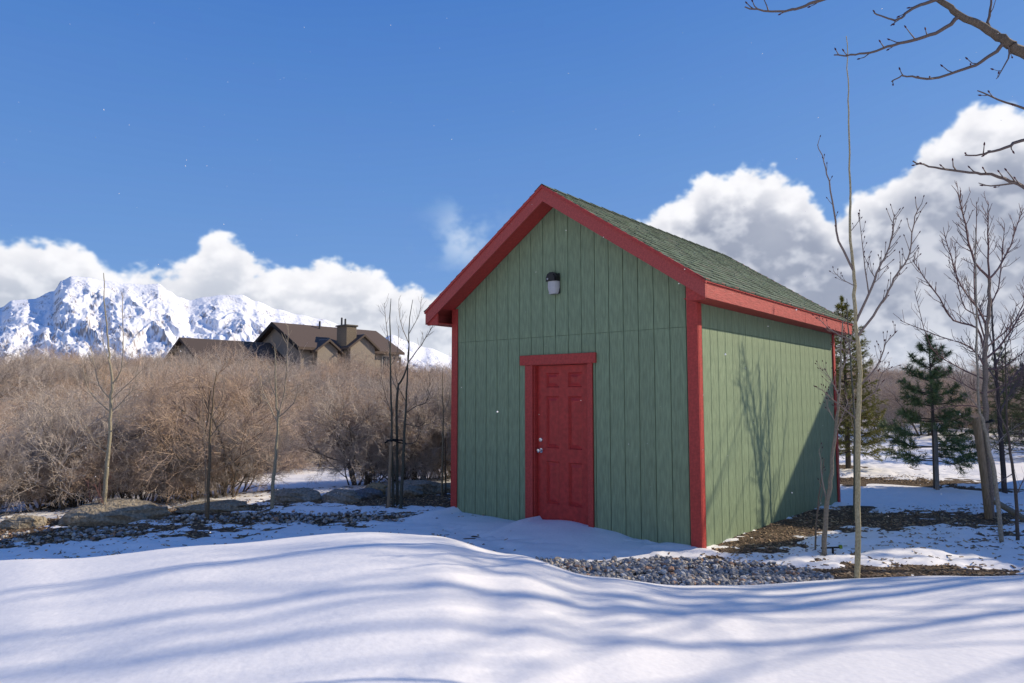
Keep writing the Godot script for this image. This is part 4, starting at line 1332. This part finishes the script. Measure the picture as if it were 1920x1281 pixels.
	bare_tree("aspen_sapling", "dark thin sapling with crossing low branches past the two posts", "tree", "", -foot(1906, 1016).z, [[1908, 1018], [1905, 930], [1895, 850], [1888, 790], [1886, 700], [1884, 620]], 0.022, 0.005, Color(0.14, 0.11, 0.1), [[[[1900, 890], [1875, 905], [1855, 925]], 0.007, 8, 0.25], [[[1893, 840], [1915, 820], [1930, 790]], 0.007, 8, 0.25], [[[1890, 800], [1872, 770], [1865, 730]], 0.007, 9, 0.25], [[[1903, 920], [1925, 890], [1945, 880]], 0.007, 7, 0.25]], Color(0.16, 0.12, 0.11))
	# evergreens
	rng.seed = 660
	var pp := foot(1755, 917)
	conifer("pine_tree", "small dark green pine tied to a grey stake", pp, 3.15, 1.85, 9, 5, 0.13, Color(0.06, 0.11, 0.05), Color(0.17, 0.23, 0.08), 0.05, 0.62, "", 0.05)
	stake("tree_stake", "square grey stake beside the small pine", foot(1751, 918) + Vector3(0, 0, 0.12), 1.32, 0.04, Vector3(0.02, 0, 0), Color(0.34, 0.31, 0.29))
	rng.seed = 670
	conifer("fir_tree", "yellowish green fir rising behind the back corner of the shed", at(1588, 800, 17.0) * Vector3(1, 0, 1), 4.3, 1.8, 17, 9, 0.085, Color(0.16, 0.18, 0.03), Color(0.34, 0.30, 0.06), 0.1, 0.45, "", 0.07)
	conifer("fir_tree", "green fir at the edge of the yard beyond the two posts", at(1925, 800, 19.0) * Vector3(1, 0, 1), 2.6, 1.9, 10, 6, 0.08, Color(0.06, 0.095, 0.04), Color(0.13, 0.16, 0.06), 0.1, 0.3, "", 0.05)
	conifer("fir_tree", "distant small fir among the thin trunks past the posts", at(1885, 790, 25.0) * Vector3(1, 0, 1), 3.6, 2.0, 10, 6, 0.09, Color(0.06, 0.095, 0.04), Color(0.14, 0.17, 0.07), 0.1, 0.5, "", 0.05)
	# bare dark trunk further back
	bare_tree("young_tree", "dark thick trunk in the snow further back behind the posts", "tree", "", 13.6, [[1882, 876], [1876, 830], [1873, 760], [1868, 700], [1862, 640], [1860, 560]], 0.05, 0.012, Color(0.11, 0.09, 0.085), [[[[1874, 770], [1900, 730], [1925, 700]], 0.02, 16, 0.5], [[[1870, 720], [1845, 680], [1820, 650]], 0.018, 16, 0.5], [[[1868, 690], [1890, 640], [1910, 590]], 0.016, 16, 0.5], [[[1864, 650], [1850, 610], [1835, 570]], 0.014, 14, 0.5], [[[1872, 740], [1915, 690], [1960, 660]], 0.016, 16, 0.5]], Color(0.15, 0.12, 0.115), 0.7)

func build_overhang() -> void:
	rng.seed = 700
	var d := 4.3
	var bk := Color(0.17, 0.14, 0.11)
	bare_tree("overhanging_tree", "big bare tree whose budding branches hang into the sky above the aspen", "tree", "", d, [[3120, 1500, -1.1], [3090, 1000, -1.1], [3000, 600, -1.0], [2740, 400, -0.8], [2380, 285, -0.35], [2060, 180, 0.0], [1920, 98, 0.0], [1886, 79, 0.0], [1855, 56, 0.0], [1802, 28, 0.0], [1757, 0, 0.0], [1690, -50, 0.0], [1600, -140, 0.0]], 0.06, 0.008, bk, [
		[[[1757, -2], [1746, 2], [1717, 13], [1698, 25], [1684, 36], [1664, 35], [1639, 24]], 0.013, 5, 0.1], [[[1802, 30], [1774, 51], [1743, 66], [1709, 76], [1675, 84], [1642, 96], [1613, 101], [1588, 104], [1564, 103]], 0.014, 9, 0.11],
		[[[1883, 80], [1858, 104], [1830, 121], [1796, 134], [1748, 148], [1718, 146], [1692, 142], [1672, 153]], 0.013, 8, 0.11], [[[1690, -50], [1610, -22], [1535, 0], [1501, 14], [1473, 21], [1431, 21], [1397, 13]], 0.014, 8, 0.1], [[[1850, 54], [1855, 30], [1858, -5], [1862, -60]], 0.011, 3, 0.1],
		[[[2060, 180], [1990, 215], [1920, 202], [1872, 186], [1833, 170]], 0.012, 5, 0.1], [[[2225, 234, -0.18], [2050, 240], [1920, 262], [1886, 277], [1855, 284], [1841, 290], [1810, 291]], 0.014, 6, 0.1],
		[[[2390, 288, -0.36], [2150, 370], [1990, 385], [1920, 350], [1895, 339], [1858, 328], [1830, 325], [1779, 319], [1743, 312], [1712, 302]], 0.016, 10, 0.12], [[[1905, 343], [1858, 349], [1835, 343]], 0.007, 2, 0.08, 1], [[[1884, 84], [1892, 100], [1880, 130], [1868, 148]], 0.007, 3, 0.08]], Color(0.13, 0.1, 0.09), 0.25, true)

func build_scrub() -> void:
	var vars := []
	for i in 6: vars.append(scrub_variant(900 + i, [3.0, 3.6, 2.6, 3.3, 4.0, 2.8][i]))
	rng.seed = 1000
	var spots := []
	var tries := 0
	while spots.size() < 330 and tries < 9000:
		tries += 1
		var az := deg_to_rad(rng.randf_range(-41.0, 1.5)) if rng.randf() < 0.8 else deg_to_rad(rng.randf_range(22.0, 41.0))
		var left := az < 0.1
		var r := (13.0 + 44.0 * pow(rng.randf(), 1.25)) if left else rng.randf_range(31.0, 60.0)
		var x := sin(az) * r
		var z := -cos(az) * r
		if left and ravine(x, z) < (0.7 if x < -5.0 else 1.1) + rng.randf() * 0.6: continue
		if left and x > -1.0 and r < 20.0: continue
		# keep off the distant house and the snowy clearing
		if Vector2(x + 17.0, z + 64.0).length() < 9.0: continue
		if Vector2(x + 4.5, z + 15.8).length() < 2.3: continue
		var ok := true
		var sp := 1.12 if r < 28.0 else 1.5
		for s in spots:
			if Vector2(s[0] - x, s[1] - z).length() < sp:
				ok = false
				break
		if ok: spots.append([x, z, r, left])
	# low growth right behind the boulders
	for i in 90:
		var f := rng.randf_range(-2.6, 7.4)
		var dd := rng.randf_range(0.55, 1.5)
		var x := -6.3 + 0.822 * f - 0.57 * dd
		var z := -10.5 - 0.57 * f - 0.822 * dd
		if Vector2(x + 4.0, z + 13.2).length() < 1.3: continue
		spots.append([x, z, Vector2(x, z).length() - 5.0, true])
	spots.sort_custom(func(a, b): return a[2] < b[2])
	var far := [[], [], [], [], [], []]
	for i in spots.size():
		var s: Array = spots[i]
		var k := rng.randi() % 6
		var sc := rng.randf_range(0.75, 1.2)
		var wantx: float = s[0]
		# lower growth near the clearing edge, kept below the skyline of the photograph
		if s[2] < 9.5: sc *= 0.4
		elif s[2] < 17.0: sc *= 0.62
		elif s[2] < 24.0: sc *= 0.82
		elif rng.randf() < 0.3: sc *= rng.randf_range(0.7, 1.0)
		if not s[3]: sc *= 0.85
		var xf := Transform3D(Basis(Vector3.UP, rng.randf() * TAU) * Basis.from_scale(Vector3(sc, sc * rng.randf_range(0.85, 1.1), sc)), Vector3(s[0], ground(s[0], s[1]) - 0.02, s[1]))
		if i < 290:
			var o := Node3D.new()
			o.name = numbered("scrub_oak")
			o.transform = xf
			add_child(o)
			if s[3]: tag(o, "bare grey-brown scrub oak in the thicket below the house", "shrub", "scrub oaks in the thicket")
			else: tag(o, "bare scrub oak in the far brush behind the small pine", "shrub", "scrub oaks beyond the snowy yard")
			part_mesh("trunk", vars[k][0], M.bark, o)
			part_mesh("crown", vars[k][1], [M.twig, M.twig_b, M.twig_c, M.twig_d][rng.randi() % 4], o)
		else: far[k].append(xf)
	# the wood goes on up the slope
	for i in 900:
		var az := deg_to_rad(rng.randf_range(-50.0, 46.0))
		var r := rng.randf_range(50.0, 120.0)
		var x := sin(az) * r
		var z := -cos(az) * r
		if Vector2(x + 17.0, z + 64.0).length() < 10.0: continue
		var sc := rng.randf_range(0.7, 1.1)
		far[rng.randi() % 6].append(Transform3D(Basis(Vector3.UP, rng.randf() * TAU) * Basis.from_scale(Vector3(sc, sc, sc)), Vector3(x, ground(x, z), z)))
	var th := Node3D.new()
	th.name = "oak_thicket"
	add_child(th)
	tag(th, "far mass of bare oak brush covering the slope", "thicket", "", "stuff")
	for k in 6:
		if far[k].size() == 0: continue
		multi("trunk", vars[k][0], M.bark, far[k], PackedColorArray(), th)
		multi("crown", vars[k][1], [M.twig, M.twig_b, M.twig_c][k % 3], far[k], PackedColorArray(), th)

func build_litter() -> void:
	rng.seed = 1200
	# bark chips and dead leaves where the snow has melted, a few on the snow
	var mb := MB.new()
	mb.box(Vector3(-0.5, -0.12, -0.22), Vector3(0.5, 0.12, 0.22))
	var chip := mb.mesh()
	var xf := []
	var cols := PackedColorArray()
	var n := 0
	while n < 60000:
		n += 1
		var x := rng.randf_range(-8.5, 9.5)
		var z := rng.randf_range(-16.0, -6.2)
		var b := (SHED_AT - Vector3(x, 0, z))
		var lx := -(b.x * 0.7638 + b.z * 0.6455)
		var lz := -(b.x * -0.6455 + b.z * 0.7638)
		if lx > -W - 0.02 and lx < 0.02 and lz < 0.02 and lz > -D: continue
		if absf(x) > -z * 0.82 + 0.5: continue
		var dpt := snow_depth(x, z)
		var keep := 1.0 if dpt < 0.006 else (0.42 if dpt < 0.026 and (x > 2.0 or x < -4.0) else 0.05)
		if drift(x, z) > ground(x, z) - 0.02: continue
		if lx > -W and lx < 0.0 and lz > 0.0 and lz < 1.4: keep *= 0.1
		if rng.randf() > keep: continue
		var y := maxf(ground(x, z), snow_top(x, z))
		var s := rng.randf_range(0.02, 0.06)
		xf.append(Transform3D(Basis.from_euler(Vector3(rng.randf_range(-0.5, 0.5), rng.randf() * TAU, rng.randf_range(-0.5, 0.5))) * Basis.from_scale(Vector3(s, s * 0.5, s * rng.randf_range(0.4, 1.0))), Vector3(x, y + 0.004, z)))
		var t := rng.randf()
		var cc := Color(0.3, 0.2, 0.12).lerp(Color(0.12, 0.085, 0.065), t)
		if t > 0.75: cc = Color(0.46, 0.33, 0.19)
		cols.append(cc * rng.randf_range(0.7, 1.2))
	var ch := multi("bark_mulch", chip, M.chip, xf, cols, self)
	tag(ch, "brown bark chips and dead leaves on the ground round the shed", "mulch", "", "stuff")
	# broken stones
	var beds := [["gravel", "grey and tan broken stones heaped by the shed corner", 1.65, -7.1, 1.5, 0.55, 0.12, 3600, 0.018, 0.042, 1.1], ["gravel", "dark broken stones in the shade west of the shed", -2.7, -10.15, 2.6, 0.42, -0.1, 1300, 0.018, 0.042, 1.1], ["gravel", "pale stones at the sunny edge of the drift under the thicket", -6.3, -8.6, 1.6, 0.5, -0.35, 900, 0.018, 0.042, 1.1]]
	for bd in beds:
		var holder := Node3D.new()
		holder.name = numbered(bd[0])
		add_child(holder)
		tag(holder, bd[1], "gravel", "", "stuff")
		for vv in 3:
			var sx := []
			var sc := PackedColorArray()
			var mesh := stone_mesh(1300 + vv)
			rng.seed = 1400 + vv + int(bd[7])
			for i in int(bd[7] / 3.0):
				var u := rng.randf_range(-1, 1)
				var w := rng.randf_range(-1, 1)
				if u * u + w * w > 1.0 + n1.get_noise_2d(u * 40, w * 40) * 0.5: continue
				if bd[2] < 0.0 and n1.get_noise_2d(u * 70 + 9, w * 40) > 0.08: continue
				var x: float = bd[2] + u * bd[4] * cos(bd[6]) - w * bd[5] * sin(bd[6])
				var z: float = bd[3] + u * bd[4] * sin(bd[6]) + w * bd[5] * cos(bd[6])
				var s := rng.randf_range(bd[8], bd[9]) * (1.25 if rng.randf() < 0.12 else 0.85)
				var y := ground(x, z) + s * 0.25 + rng.randf() * 0.03
				if snow_top(x, z) > y + s * 0.5: continue
				sx.append(Transform3D(Basis.from_euler(Vector3(rng.randf_range(-0.6, 0.6), rng.randf() * TAU, rng.randf_range(-0.6, 0.6))) * Basis.from_scale(Vector3(s, s * 0.75, s)), Vector3(x, y, z)))
				var t := rng.randf()
				var cc := Color(0.27, 0.265, 0.26)
				if t < 0.2: cc = Color(0.36, 0.31, 0.25)
				elif t < 0.28: cc = Color(0.33, 0.2, 0.13)
				elif t < 0.5: cc = Color(0.17, 0.18, 0.2)
				elif t < 0.62: cc = Color(0.45, 0.44, 0.42)
				sc.append(cc * 1.45 * rng.randf_range(0.75, 1.2) * bd[10])
			multi("stones", mesh, M.stone, sx, sc, holder)
	# light snowfall
	rng.seed = 1500
	var fm := MB.new()
	fm.lathe(Vector3.ZERO, Vector3.UP, PackedVector2Array([Vector2(-1, 0.0), Vector2(-0.6, 0.75), Vector2(0.0, 1.0), Vector2(0.7, 0.7), Vector2(1, 0.0)]), 6)
	var fl := []
	for i in 240:
		var d := rng.randf_range(2.0, 8.0)
		var p := at(rng.randf_range(-100, 2020), rng.randf_range(-60, 1000), d)
		var s := rng.randf_range(0.001, 0.0026)
		fl.append(Transform3D(Basis.from_euler(Vector3(rng.randf() * 3, rng.randf() * 6, rng.randf() * 3)) * Basis.from_scale(Vector3(s, s * rng.randf_range(0.6, 1.8), s)), p))
	var sf := multi("snowflakes", fm.mesh(), M.snow, fl, PackedColorArray(), self)
	tag(sf, "small white snowflakes drifting through the air before the shed", "snowflakes", "", "stuff")
